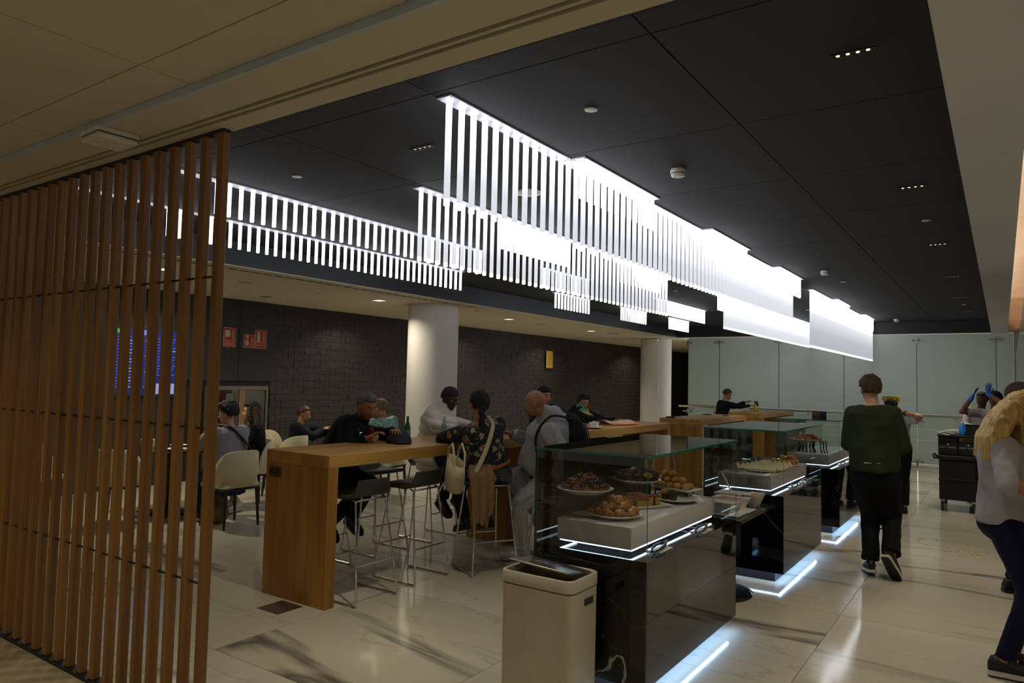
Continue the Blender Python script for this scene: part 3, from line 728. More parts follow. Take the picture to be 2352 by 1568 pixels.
for k in range(14): MB().rbox((.08 * math.cos(2 * PI * k / 14), .08 * math.sin(2 * PI * k / 14), .047), (.016, .016, .086), .003, 1).build('rib', M('black_rib', '#1a1715', .35), t)
plate(DP[0], DP[1], ZR + .095, .158, 'white plate of muffins on the ribbed drum')
pile(muffin, DP[0], DP[1], ZR + .107, [(12, .112, 0), (7, .062, .2), (2, .02, 0)], .012, 'muffin', 'on the drum', 'muffins on the drum')
# two muffins left on an oval plate
plate(-1.735, 4.435, ZR, .15, 'nearly empty white oval plate with two muffins', 1.15)
muffin(-1.80, 4.40, ZR + .011, .3, 'left one of the two muffins on the nearly empty plate', 'last muffins'); muffin(-1.74, 4.375, ZR + .011, 1.3, 'right one of the two muffins on the nearly empty plate', 'last muffins')
# small buns on a long dish
wire_stand(-1.83, 4.62, ZR, .22, .12, .045, 'low black wire stand under the dish of small buns')
rect_dish(-1.83, 4.62, ZR + .0455, .34, .17, .016, 'long white dish of small golden buns', math.radians(-12))
bun_me = MB().lathe([(.012, 0), (.027, .008), (.030, .022), (.024, .036), (.010, .043), (.001, .044)], 14).mesh('bun', m_pastry_l)
k = 0
for li, pts in enumerate(([(-.13, -.02), (-.075, .02), (-.07, -.035), (-.015, -.03), (-.02, .03), (.04, -.035), (.045, .025), (.095, -.025), (.10, .03)], [(-.1, 0), (-.045, -.005), (.01, 0), (.06, -.0)], [(-.065, 0), (-.01, .0)])):
    for q, (dx, dy) in enumerate(pts):
        tag(ob('bun', bun_me, None, (-1.83 + dx, 4.62 + dy - dx * .2, ZR + .0525 + li * .036), 0, (0, 0, q)), f'small golden bun on the long dish, {LAY[li]} layer, {ORD[q]} from left', 'bun', 'small golden buns')
# loaf cake
rect_dish(-1.83, 4.08, ZR, .20, .34, .018, 'white rectangular dish under the loaf cake', math.radians(-28))
for q, (dx, dy, sx, sy, h, a) in enumerate(((-.05, -.06, .075, .10, .055, -28), (-.0, .04, .10, .08, .06, -24), (.02, -.04, .06, .09, .05, -35), (.045, .095, .07, .05, .058, -20), (-.06, .06, .06, .1, .062, -30))):
    t = thing('cake_piece', f'brown crusted piece of loaf cake, {ORD[q]} of the five on the dish', 'cake', (-1.83 + dx, 4.08 + dy, ZR + .007), math.radians(a), 'loaf cake pieces')
    MB().rbox((0, 0, h * .45), (sx, sy, h * .9), .006).build('sponge', m_cake_in, t); MB().rbox((0, 0, h * .93), (sx + .004, sy + .004, h * .18), .006).build('crust', m_cake, t)
    MB().rbox((0, -sy / 2 - .0005, h * .45), (sx + .003, .005, h * .88), .002, 1).build('side_crust', m_cake, t)
# sandwiches on the middle counter
def tri_sandwich():
    mb = []; a, hgt = .085, .075
    def slab(x0, x1, mat, name, s=1.0):
        p = [(-a * s / 2, 0), (a * s / 2, 0), (0, hgt * s)]
        m_ = MB().add([(x0, y, z) for y, z in p] + [(x1, y, z) for y, z in p], [(2, 1, 0), (3, 4, 5), (0, 1, 4, 3), (1, 2, 5, 4), (2, 0, 3, 5)], False)
        return m_.mesh(name, mat)
    return slab(-.014, -.004, m_bread, 'bread_slice'), slab(-.004, .004, m_fill, 'filling', .94), slab(.004, .014, m_bread, 'bread_slice')
tri = tri_sandwich()
SD = [(-1.80, 6.42, .17, 8), (-1.77, 6.56, .17, 8), (-1.755, 6.70, .16, 7), (-1.74, 6.85, .15, 7)]
tag(plate_mesh(.17, .014, 1.75).build('platter', m_china, None, (-1.76, 6.62, .862)), 'long white platter under the triangle sandwiches', 'platter')
for row, (x, y, wd, n) in enumerate(SD):
    for k in range(n):
        t = thing('sandwich', f'triangle sandwich on the platter, row {ORD[row]} from the front, {ORD[k]} from left', 'sandwich', (x - wd + 2 * wd * (k + .5) / n * .95 + .01, y + random.uniform(-.012, .012), .873), math.radians(-68 + random.uniform(-14, 14)), 'triangle sandwiches')
        for me in tri: ob(me.name.split('.')[0], me, t)
        t.rotation_euler = (random.uniform(-.05, .05), math.radians(-56 + random.uniform(-9, 9)), t.rotation_euler[2])
roll_me = MB().ell((0, 0, .026), (.05, .028, .026), 14, 8).mesh('roll', m_pastry_l)
for k, (x, y, z) in enumerate(((-1.72, 7.06, .87), (-1.80, 7.08, .87), (-1.66, 7.10, .87), (-1.74, 7.16, .87), (-1.73, 7.09, .912), (-1.66, 7.21, .87), (-1.82, 7.17, .87), (-1.67, 7.15, .912))):
    tag(ob('bread_roll', roll_me, None, (x, y, z), 0, (0, 0, k * 1.3)), f'filled bread roll at the far end of the sandwich riser, {ORD[k]} counted from near', 'roll', 'bread rolls')
tag(plate_mesh(.15, .01, 1.0).build('platter', m_china, None, (-1.735, 7.13, .862)), 'round white platter under the bread rolls', 'platter')
m_acr = thin_glass('acrylic_tag', (.82, .84, .86, 1), 2.5)
for k, (x, y) in enumerate(((-1.98, 6.32), (-1.985, 6.46), (-1.99, 6.62), (-1.995, 6.78), (-2.0, 7.05), (-1.99, 7.25), (-1.93, 6.27))):
    t = thing('price_tag', f'small acrylic price tag by the sandwiches, {ORD[k]} from near', 'price tag', (x, y, .8625), math.radians(-25), 'acrylic price tags')
    MB().box(-.03, .03, -.001, .001, .0, .055).build('card', M('tag_card', '#a9aaa8', .4), t); MB().box(-.03, .03, .001, .03, 0, .003).build('foot', m_acr, t)
    for q in range(3): MB().box(-.02, .012, -.0016, -.0009, .018 + q * .011, .021 + q * .011).build('print_line', m_socket, t)
# farthest pastries
t = thing('ribbed_drum', 'black ribbed drum stand under the farthest pastries', 'stand', (-1.88, 8.80, .862))
for k in range(14): MB().tube([(.10 * math.cos(2 * PI * k / 14), .10 * math.sin(2 * PI * k / 14), 0), (.08 * math.cos(2 * PI * k / 14), .08 * math.sin(2 * PI * k / 14), .05), (.085 * math.cos(2 * PI * k / 14), .085 * math.sin(2 * PI * k / 14), .115)], .008, 6).build('rib', m_blackgloss, t)
MB().tube([(0, 0, .115), (0, 0, .119)], .09, 20).build('top', m_blackgloss, t)
plate(-1.88, 8.80, .982, .19, 'white plate of knotted pastries at the farthest case', 1.0)
knot_me = MB().tube([(.035 * math.cos(a * .6), .035 * math.sin(a * .6), .014 + .006 * math.sin(a * 1.8)) for a in range(0, 11)], .0135, 8).mesh('pastry', m_pastry)
def knot(x, y, z, a, label, group): tag(ob('knotted_pastry', knot_me, None, (x, y, z), 0, (0, 0, a)), label, 'pastry', group)
pile(knot, -1.88, 8.80, .992, [(9, .125, 0), (6, .07, .3), (3, .03, 0)], .024, 'knotted pastry', 'at the farthest case', 'knotted pastries')
t = thing('serving_forks', 'pair of dark curved serving servers beside the farthest pastries', 'servers', (-1.70, 8.75, .8625))
for q in range(3): MB().tube([(.03 * q, 0, 0), (.03 * q - .02, .0, .05), (.03 * q - .015, 0, .10), (.03 * q - .03, 0, .14)], .007, 6).build('tine', m_blackgloss, t)
# bowls on the shelf
for k, (x, y, c) in enumerate(((-1.77, 5.40, '#b9a98a'), (-1.76, 5.62, '#a5643c'), (-1.83, 5.86, '#c6b27c'), (-1.66, 5.90, '#a8622a'))):
    sx, sy, h = ((.25, .19, .085), (.25, .17, .085), (.22, .2, .10), (.11, .2, .10))[k]
    z = .6445
    if k < 2: tag(MB().rbox((0, 0, .006), (.31, .2, .011), .003, 1).build('tray', m_china, None, (x + .01, y, z)), f'flat white tray under the {ORD[k]} bowl of the low shelf', 'tray'); z += .0118
    b = rect_dish(x, y, z, sx, sy, h, f'deep white bowl on the low shelf, {ORD[k]} from near', math.radians(-6), .035, 'bowl')
    MB().box(-sx / 2 + .013, sx / 2 - .013, -sy / 2 + .013, sy / 2 - .013, h * .80, h * .86).build('contents', M('bowl_food_%d' % k, c, .6, var=(60, .25), bump=(80, .6)), b)
t = thing('serving_spoon', 'white serving spoon standing in a bowl of the low shelf', 'spoon', (-1.83, 5.86, .74)); MB().tube([(0, 0, 0), (-.05, .02, .09), (-.09, .03, .15)], [.012, .006, .008], 8, flat=.5).build('handle', m_china, t)
MB().ell((0, 0, 0), (.02, .014, .01)).build('scoop', m_china, t)
# tongs on rests along the open side
m_tong = M('dark_tong_handle', '#1f2228', .3)
for k, (x, y, z) in enumerate(((-1.545, 3.70, .715), (-1.535, 4.33, .715), (-1.54, 6.75, .715), (-1.54, 7.15, .715), (-1.545, 9.1, .715))):
    tag(MB().rbox((0, 0, .004), (.09, .16, .008), .002, 1).build('tong_rest', m_china if k != 3 else m_steel, None, (x, y, z)), f'small flat rest under the {ORD[k]} tongs from near along the buffet', 'rest', 'tong rests')
    t = thing('tongs', f'{ORD[k]} tongs from near, on its rest along the aisle side of the buffet', 'tongs', (x, y, z + .009), math.radians(8), 'serving tongs')
    for s in (-1, 1):
        MB().tube([(0, .13, .010), (s * .010, .09, .011), (s * .024, 0, .013), (s * .022, -.08, .009), (s * .008, -.12, .006)], [.006, .009, .010, .006, .008], 8, flat=.6).build('arm', m_tong if k != 3 else m_chrome, t)
    MB().tube([(-.008, .13, .012), (0, .145, .012), (.008, .13, .012)], .006, 8).build('spring', m_chrome, t)

# ------------------------------------------------------------------ pedal bin
t = thing('pedal_bin', 'cream white rectangular waste bin with a tilted metal lid', 'bin', (-1.92, 3.175, 0))
def rr(sx, sy, r, z, n=5):
    p = []
    for cx_, cy_, a0 in ((1, 1, 0), (-1, 1, 90), (-1, -1, 180), (1, -1, 270)):
        for k in range(n): a = math.radians(a0 + 90 * k / (n - 1)); p.append((cx_ * (sx / 2 - r) + r * math.cos(a), cy_ * (sy / 2 - r) + r * math.sin(a), z))
    return p
m_bin = M('cream_bin_enamel', '#b8b09b', .35)
MB().loft([rr(.41, .285, .045, .004), rr(.415, .29, .045, .02), rr(.42, .295, .045, .588)], True, True).build('body', m_bin, t)
MB().loft([rr(.405, .28, .04, .588), rr(.405, .28, .04, .596)], True, False).build('shadow_gap', m_black, t)
MB().loft([rr(.425, .30, .047, .594), rr(.425, .30, .047, .65), rr(.405, .28, .04, .655), rr(.385, .26, .034, .65), rr(.385, .26, .034, .57)], True, False).build('rim', m_bin, t)
MB().loft([rr(.384, .259, .034, .5701), rr(.38, .255, .034, .5705)], False, True).build('inner_bucket', m_black, t)
lid = MB().loft([rr(.375, .255, .03, 0), rr(.377, .257, .03, .006), rr(.365, .245, .03, .009)], True, True).build('lid', M('satin_metal_lid', '#8f897c', .3, metal=.9), t, (-.012, .012, .668))
lid.rotation_euler = (math.radians(-9), math.radians(3), 0)
MB().rbox((-.02, .02, .0095), (.125, .07, .001), .0004, 1).build('sticker', M('blue_grey_sticker', '#75809b', .5), lid)
for a, b, c, d in ((-.065, -.04, 0, .035), (-.03, .0, .012, .05), (.005, .035, -.002, .03)): MB().box(a, b, c, d, .0101, .0106).build('sticker_mark', M('navy_mark', '#2a3348', .5), lid)
MB().rbox((.2115, .03, .53), (.004, .09, .035), .0015, 1).build('handle_recess', M('dark_grip', '#3b3935', .5), t)
MB().box(-.06, .06, -.16, -.145, .0, .012).build('pedal', m_steel, t)

# ------------------------------------------------------------------ things on the bar tables
ZT = 1.0605
t = thing('espresso_cup', 'white espresso cup in front of the person in the dark coat', 'cup', (-4.41, 4.36, ZT))
MB().lathe([(.02, 0), (.026, .005), (.038, .035), (.04, .062), (.038, .062), (.034, .03), (.02, .008)], 24).build('bowl', m_china, t)
MB().tube([(0, .038, .048), (0, .055, .045), (0, .055, .03), (0, .034, .024)], .004, 6).build('handle', m_china, t)
def bottle(x, y, z, mat, label, h=.2, r=.028, liquid=None):
    t = thing('bottle', label, 'bottle', (x, y, z))
    MB().lathe([(r * .9, 0), (r, .008), (r, h * .5), (r * .8, h * .62), (r * .42, h * .78), (r * .36, h * .95), (r * .42, h)], 16).build('body', mat, t)
    MB().lathe([(r * 1.01, h * .15), (r * 1.012, h * .42)], 16, smooth=True).build('label', M('bottle_label_' + mat.name, '#6fae6a' if 'green' in mat.name else '#8fb8a0', .5), t)
    return t
m_gb = M('green_bottle_glass', '#12702a', .08, spec=.7); m_cb = thin_glass('clear_bottle_glass', (.80, .86, .82, 1), 1.6)
b = bottle(-4.45, 4.82, ZT, m_gb, 'green glass bottle behind the dark cap on the near bar table')
MB().tube([(0, 0, .2), (0, 0, .206)], .013, 12).build('cap', m_gb, b)
bottle(-4.42, 5.30, ZT, m_cb, 'clear glass bottle between the puffer coat and the floral blouse', .19, .026); bottle(-4.5, 5.86, ZT, m_cb, 'clear glass bottle at the far end of the near bar table', .2, .027)
bottle(-4.42, 5.93, ZT, m_cb, 'second clear glass bottle at the far end of the near bar table', .17, .024)
tag(plate_mesh(.06, .01).build('saucer', m_china, None, (-4.38, 4.72, ZT)), 'small white saucer beside the dark cap', 'saucer')
tag(MB().tube([(0, 0, .003), (.02, .13, .003)], .003, 6).build('stirrer', m_white, None, (-4.11, 4.76, ZT)), 'thin white stick lying on the near bar table', 'stick')
t = thing('flat_cap', 'dark grey flat cap lying on the near bar table', 'cap', (-4.25, 4.50, ZT), math.radians(60))
m_cap = M('charcoal_wool', '#2b2930', .9, bump=(300, .3))
secs = []
for u in range(9):
    q = u / 8; a = -.13 + .26 * q; wd = .10 * math.sqrt(max(.02, 1 - (2 * q - 1) ** 2)) + .008; hh = (.03 + .085 * math.sin(PI * min(1, q * 1.15) * .9)) if q > 0 else .012
    secs.append([(wd * math.cos(PI * 2 * j / 16), a, .001 + max(0, hh * math.sin(2 * PI * j / 16))) for j in range(16)])
MB().loft(secs).build('crown', m_cap, t); MB().ell((0, -.125, .012), (.075, .05, .008)).build('brim', m_cap, t)
# second table
tag(MB().prism([(-.12, -.1), (.1, -.13), (.13, .08), (-.08, .12)], 0, .004).build('napkin', M('pink_napkin', '#c0476f', .8), None, (-4.05, 7.42, ZT)), 'pink napkin at the near end of the newspaper table', 'napkin')
tag(plate_mesh(.11, .014, 1.2).build('plate', m_china, None, (-4.0, 7.56, ZT + .005)), 'white plate at the near end of the newspaper table', 'plate')
b = rect_dish(-4.02, 7.60, ZT + .014, .10, .10, .06, 'small pale green tub on the plate of the newspaper table', .2, .012, 'tub'); MB().ell((0, 0, .055), (.035, .035, .018)).build('contents', M('salad', '#bcc48c', .7), b)
t = thing('newspaper', 'folded pink and white newspaper on the second bar table', 'newspaper', (-4.2, 8.55, ZT), math.radians(-20))
m_news = two_tone('newsprint', '#d8c0ad', '#c8a78e', 40, (1, 8, 1), .8, rand=False)
for k, (dx, z, rot) in enumerate(((0, .004, 0), (.03, .012, .1), (-.02, .02, -.1))):
    secs = [[(-.16 + dx + .32 * j / 6, -.24 + .48 * i / 6, z + .018 * math.sin(j / 6 * PI) * (1 + .3 * math.sin(i + k)) * (k + 1) * .6) for j in range(7)] for i in range(7)]
    secs2 = [row + [(p[0], p[1], p[2] - .003) for p in reversed(row)] for row in secs]
    MB().loft(secs2).build('sheet', m_news if k != 1 else M('orange_page', '#d1784a', .8), t)
t = thing('drink_carton', 'tall clear cup with white straw at the newspaper table', 'cup', (-4.33, 7.42, ZT))
MB().lathe([(.03, 0), (.04, .12)], 16).build('cup', m_cb, t); MB().tube([(0, 0, .01), (0, .01, .17), (.02, .02, .2)], .004, 6).build('straw', m_white, t)
for k, (x, y, z, s) in enumerate(((-4.42, 10.98, ZT, 'black bangle-like bracelet left on the empty bar table'), )):
    tag(MB().tube([(x_ * .07, y_ * .07, .012) for x_, y_ in [(math.cos(a * .5), math.sin(a * .5)) for a in range(13)]], .01, 8).build('cable_ring', m_black, None, (x, y, z)), 'coiled black cable left on the empty bar table', 'cable')
tag(MB().rbox((0, 0, .006), (.08, .15, .012), .004).build('wallet', m_black, None, (-4.05, 12.6, ZT)), 'black wallet on the far end of the empty bar table', 'wallet')
tag(MB().rbox((0, 0, .006), (.12, .18, .012), .004).build('tablet', m_black, None, (-4.42, 12.7, ZT)), 'black flat tablet on the empty bar table near the man in black', 'tablet')
# farthest table
t = thing('juice_bottle', 'small bottle of yellow juice on the farthest bar table', 'bottle', (-4.35, 15.55, ZT))
MB().lathe([(.05, 0), (.055, .02), (.055, .09), (.02, .12), (.018, .14)], 16).build('body', M('yellow_juice', '#c9b93a', .2), t); MB().tube([(0, 0, .1), (.01, 0, .2)], .004, 6).build('straw', m_white, t)
tag(MB().lathe([(.04, 0), (.075, .05), (.07, .052), (.03, .01)], 18).build('bowl', m_china, None, (-4.5, 15.35, ZT)), 'white bowl before the man in black', 'bowl')
t = thing('timber_box', 'small brown wooden box with a black side on the farthest counter', 'box', (-1.9, 9.6, 1.2482)); 
MB().rbox((-.03, 0, .03), (.1, .08, .06), .004).build('body', M('brown_box', '#6b4f33', .7), t); MB().rbox((.05, 0, .03), (.055, .08, .058), .004).build('black_side', m_black, t)
t = thing('timber_cabinet', 'low timber cabinet far behind the man in green', 'cabinet', (-1.68, 15.0, 0)); MB().rbox((0, 0, .33), (.5, .5, .62), .004).build('body', m_oak_v, t); MB().rbox((0, 0, .66), (.52, .52, .03), .004).build('top', m_oak, t)
MB().box(-.23, .23, -.23, .23, 0, .02).build('plinth', m_black, t)
# low tables' things
tag(plate_mesh(.12, .015).build('plate', m_china, None, (-7.72, 4.55, .7405)), 'white plate on the black table by the man in grey shirt', 'plate'); tag(plate_mesh(.1, .015).build('plate', m_china, None, (-8.1, 4.8, .7405)), 'second white plate on the black table seen through the slats', 'plate')
t = thing('paper_cup', 'white paper cup on the black table seen through the slats', 'cup', (-7.62, 4.80, .7405)); MB().lathe([(.028, 0), (.04, .1), (.042, .1)], 16).build('cup', m_china, t); MB().lathe([(.043, .1), (.041, .112)], 16).build('lid', m_white, t)
tag(MB().rbox((0, 0, .05), (.14, .1, .1), .006).build('napkin_box', m_white, None, (-8.15, 4.45, .7405)), 'white napkin box on the black table seen through the slats', 'box')

# ------------------------------------------------------------------ service trolley
m_tr = M('black_trolley_plastic', '#171417', .55, bump=(200, .2))
t = thing('service_trolley', 'tall black service trolley on castors near the glass wall', 'trolley', (-.50, 11.2, 0))
MB().rbox((0, .4, .415), (.43, .78, .53), .012).build('body', m_tr, t)
MB().rbox((.0, -.004, .285), (.40, .012, .24), .004).build('door', m_tr, t); MB().rbox((.0, -.004, .545), (.40, .012, .24), .004).build('door', m_tr, t)
MB().rbox((.219, .4, .45), (.008, .72, .5), .002, 1).build('side_panel', M('pale_side', '#a8a498', .6), t)
MB().rbox((0, -.008, .42), (.44, .02, .03), .004).build('strap', m_black, t)
MB().rbox((0, .39, .71), (.47, .82, .06), .015).build('tray_rim', m_tr, t)
for k, x in enumerate((-.11, .12)):
    b = MB().rbox((x, .3, .87), (.225, .55, .25), .01).build('crate', m_tr, t)
    MB().rbox((x, .02, .955), (.12, .012, .02), .003).build('grip_slot', m_black, b)
    text('SANT ANIOL', .034, M('white_print', '#b9b6b0', .6), b, (x, .0235, .845), (PI / 2, 0, 0)); MB().lathe([(.012, 0), (.012, .002)], 14).xform(Matrix.Rotation(PI / 2, 4, 'X')).build('emblem', M('white_print', '#b9b6b0', .6), b, (x, .0245, .885))
MB().rbox((.12, .022, .96), (.2, .006, .045), .001, 1).build('cardboard_flap', M('cardboard', '#9a7638', .8), t)
MB().rbox((0, .4, 1.0), (.47, .8, .016), .006).build('top_tray', m_tr, t)
MB().tube([(-.2, .02, .70), (-.27, -.0, .70), (-.285, .05, .73), (-.285, .3, .73), (-.27, .35, .70), (-.2, .35, .70)], .014, 8).build('handle', m_black, t)
for sx in (-.18, .18):
    for sy in (.06, .74):
        c_ = MB().bx((sx, sy, .135), (.05, .05, .03)).build('castor', m_steel, t)
        MB().tube([(sx - .016, sy, .065), (sx + .016, sy, .065)], .064, 18).build('wheel', M('grey_rubber', '#3a3a3c', .7), c_)
ZK = 1.0085
t = thing('spray_bottle', 'blue pump bottle standing on the black trolley', 'bottle', (-.445, 11.3, ZK)); MB().lathe([(.04, 0), (.042, .01), (.042, .12), (.02, .145), (.016, .16)], 16).build('body', M('blue_gel', '#2f7fd0', .2), t)
MB().lathe([(.018, .16), (.018, .18), (.006, .182), (.006, .21)], 12).build('pump', m_white, t); MB().tube([(0, 0, .207), (0, -.03, .205)], .005, 6).build('nozzle', m_white, t)
t = thing('paper_pile', 'crumpled white papers on the left of the trolley', 'papers', (-.60, 11.35, ZK))
for k in range(4): MB().rbox((.03 * k - .04, .03 * k, .012 + .016 * k), (.16, .12, .006), .002, 1, rot=Matrix.Rotation(.5 * k - .6, 3, 'Z') @ Matrix.Rotation(.25 - .1 * k, 3, 'Y')).build('sheet', m_white, t)
t = thing('black_caddy', 'open black caddy of plastic bags on the trolley', 'caddy', (-.335, 11.45, ZK)); 
for a, b, c, d in ((-.09, .09, -.16, -.15), (-.09, .09, .15, .16), (-.09, -.08, -.15, .15), (.08, .09, -.15, .15)): MB().box(a, b, c, d, 0, .11 if c < 0 and d < 0 else .14).build('side', m_tr, t)
MB().ell((.0, -.05, .06), (.07, .09, .05)).build('plastic_bag', M('clear_plastic_bag', '#5b5f68', .25), t)

# ------------------------------------------------------------------ wall signs, screen, fire cabinet
m_red = M('sign_red', '#a4121c', .5); m_cr = M('sign_cream', '#cbb891', .6); m_gl = M('sign_glow', '#b9b788', .6)
def sign(y, z0, z1, wd, label, words, kind):
    h = z1 - z0; t = thing('fire_sign', label, 'sign', (-9.994, y, z0))
    MB().box(-.004, 0, -wd / 2, wd / 2, 0, h).build('backing', m_cr, t)
    MB().box(0, .0015, -wd / 2 + .008, wd / 2 - .008, h * .34 if words else .008, h - .008).build('red_field', m_red, t)
    if words:
        MB().box(0, .0015, -wd / 2 + .008, wd / 2 - .008, .008, h * .31).build('red_field', m_red, t)
        for q, s_ in enumerate(words): text(s_, .036, m_cr, t, (.002, 0, h * (.16 if len(words) == 1 else .21 - .095 * q)), (PI / 2, 0, PI / 2))
    zc_ = h * .66 if words else h * .5; p = MB()
    def bxx(a, b, c, d): p.box(.0015, .003, a * wd, b * wd, zc_ + c * wd, zc_ + d * wd)
    if kind == 'hose': bxx(-.38, .02, -.2, .3); bxx(-.36, -.3, -.36, -.2); bxx(.02, .1, -.02, .08)
    if kind == 'button': p.lathe([(.001, 0), (.14 * wd, .0001)], 18, (0, 0, 0)); p = MB(); bxx(-.28, -.06, .22, .42); bxx(-.2, -.14, .02, .24); bxx(-.32, -.04, -.34, .02); bxx(-.36, -.3, -.2, .06)
    if kind == 'ext': bxx(-.34, -.06, -.42, .16); bxx(-.26, -.14, .16, .26); bxx(-.36, -.06, .24, .32)
    p.build('pictogram', m_gl, t); fl = MB()
    for q in range(4): fl.add([(.003, (.12 + .02 * q * 0) * wd, zc_ + (-.36 + .17 * q) * wd), (.003, .3 * wd, zc_ + (-.34 + .17 * q) * wd), (.003, (.38 - .03 * q) * wd, zc_ + (-.2 + .17 * q) * wd), (.003, .22 * wd, zc_ + (-.26 + .17 * q) * wd)], [(0, 1, 2, 3)])
    fl.build('flame', m_gl, t)
sign(6.685, 2.036, 2.335, .214, 'red fire hose sign reading BOCA DE INCENDIO, leftmost on the dark wall', ['BOCA DE', 'INCENDIO'], 'hose')
sign(7.038, 2.04, 2.248, .208, 'red square fire button sign with a pointing hand', [], 'button')
sign(7.255, 2.034, 2.336, .218, 'red extinguisher sign reading EXTINTOR, right of the hand sign', ['EXTINTOR'], 'ext')
t = thing('info_plaque', 'tall brass yellow plaque on the relief wall between the columns', 'plaque', (-9.985, 16.28, 1.945)); MB().rbox((0, 0, .23), (.012, .33, .46), .003, 1).build('plate', M('brass_plaque', '#a98a3a', .45), t)
for q in range(4): MB().box(.006, .0075, -.1, .1 - .03 * (q % 2), .1 + q * .07, .12 + q * .07).build('engraved_line', M('plaque_ink', '#7d652a', .5), t)
t = thing('departure_screen', 'blue departure board screen on the dark wall behind the slats', 'screen', (-9.975, 5.385, 1.28))
MB().rbox((0, 0, .47), (.03, .98, .98), .006).build('housing', m_black, t)
MB().box(.0155, .017, -.46, .46, .01, .93).build('panel', M('navy_screen', '#070b2a', .3, emit=((.02, .03, .2), .5)), t)
m_row = [emission('row_blue', (.12, .16, .9), .55), emission('row_white', (.5, .55, .9), .5), emission('row_green', (.2, .8, .3), .5), emission('row_yellow', (.8, .7, .1), .5)]
for q in range(17):
    z = .80 - q * .043
    for a, b, k in ((-.44, -.36, 0), (-.34, -.08, 1 if q % 3 else 0), (-.05, .05, 3 if q % 5 == 1 else 0), (.08, .2, 0), (.24, .40, 2 if q == 4 else 0)):
        if q > 12 and a > .05: continue
        MB().box(.0172, .0176, a, b - .02 * ((q * 7 + k) % 3), z, z + .017).build('row', m_row[k], t)
MB().box(.0172, .0176, .05, .45, .02, .17).build('advert', emission('advert_pale', (.45, .55, .95), .6), t); MB().box(.0172, .0176, -.44, -.38, .86, .92).build('arrow_icon', m_row[2], t); MB().box(.0172, .0176, -.12, -.02, .85, .92).build('logo_tile', emission('logo_tile', (.2, .35, .9), .7), t)
t = thing('fire_cabinet', 'steel framed glass cabinet with red hose gear under the fire signs', 'cabinet', (-10.0, 6.855, 0))
m_sf = M('satin_frame', '#8b8070', .35, metal=.8)
MB().box(-.02, .04, -.56, .56, 1.36, 1.42).build('frame_rail', m_sf, t); MB().box(-.02, .04, -.56, -.52, 0, 1.36).build('frame_rail', m_sf, t); MB().box(-.02, .04, .52, .56, 0, 1.36).build('frame_rail', m_sf, t); MB().box(-.01, .035, .03, .13, 0, 1.36).build('mullion', M('tan_mullion', '#8a6a48', .5), t)
MB().box(-.02, .015, -.52, .52, 0, 1.36).build('back_board', M('grey_board', '#6b6b66', .6), t)
pane('glass_door', t, .022, .028, -.52, .03, .02, 1.355); pane('glass_door', t, .022, .028, .13, .52, .02, 1.355)
MB().tube([(.016, -.22, .95), (.02, -.22, .95)], .22, 28).build('hose_reel', M('hose_red', '#8d2a26', .5), t); MB().box(.015, .019, -.45, -.02, 1.1, 1.32).build('red_panel', M('hose_red', '#8d2a26', .5), t); MB().box(.02, .0215, -.2, -.08, 1.12, 1.3).build('notice', m_white, t)

t = MB()
for k in range(26):
    bx_, by_ = ((-.33, 8.55), (-.30, 8.45), (-.62, 8.9), (-1.55, 8.42))[k % 4]; x = bx_ + random.gauss(0, .12); y = by_ + random.gauss(0, .08); a = random.random() * 6
    t.prism([(x + .016 * math.cos(a + q * 1.3) * (1 + .3 * (q % 2)), y + .012 * math.sin(a + q * 1.3)) for q in range(5)], .0005, .004)
tag(t.build('crumbs', M('yellow_crumb', '#b99a2e', .8)), 'scattered yellow crumbs on the marble near the trolley', 'crumbs', None, 'stuff')
# ------------------------------------------------------------------ people
JOBS = []     # (MB, voxel, smooth iterations, name, materials, parent, post)
def V(*a): return Vector(a[0] if len(a) == 1 else a)
def ik(a, b, la, lb, pole):
    d = b - a; L = d.length
    if L > (la + lb) * .985: s = L / ((la + lb) * .985); la *= s; lb *= s
    x = (la * la - lb * lb + L * L) / (2 * L); h = math.sqrt(max(0, la * la - x * x)); u = d / L
    p = pole - a; p = p - u * p.dot(u)
    if p.length < 1e-4: p = u.orthogonal()
    return a + u * x + p.normalized() * h
def limb(mb, pts, rad, n=12):
    mb.tube(pts, rad, n)
    for p, r in zip(pts, rad): mb.ell(p, (r * .97, r * .97, r * .97), 12, 8)
def cr(pts, m=6):
    p = [V(q) for q in pts]; p = [p[0] * 2 - p[1]] + p + [p[-1] * 2 - p[-2]]; out = []
    for i in range(1, len(p) - 2):
        for j in range(m):
            t = j / m; a, b, c, d = p[i - 1:i + 3]
            out.append(.5 * (b * 2 + (c - a) * t + (a * 2 - b * 5 + c * 4 - d) * t * t + (b * 3 - a - c * 3 + d) * t ** 3))
    return out + [p[-2]]
def bez(p0, p1, p2, t): return p0 * (1 - t) ** 2 + p1 * 2 * t * (1 - t) + p2 * t * t
TORSO = [(0.0, .150, .108), (.22, .146, .104), (.45, .138, .098), (.7, .155, .110), (.86, .165, .104), (.95, .12, .082), (1.0, .07, .06)]
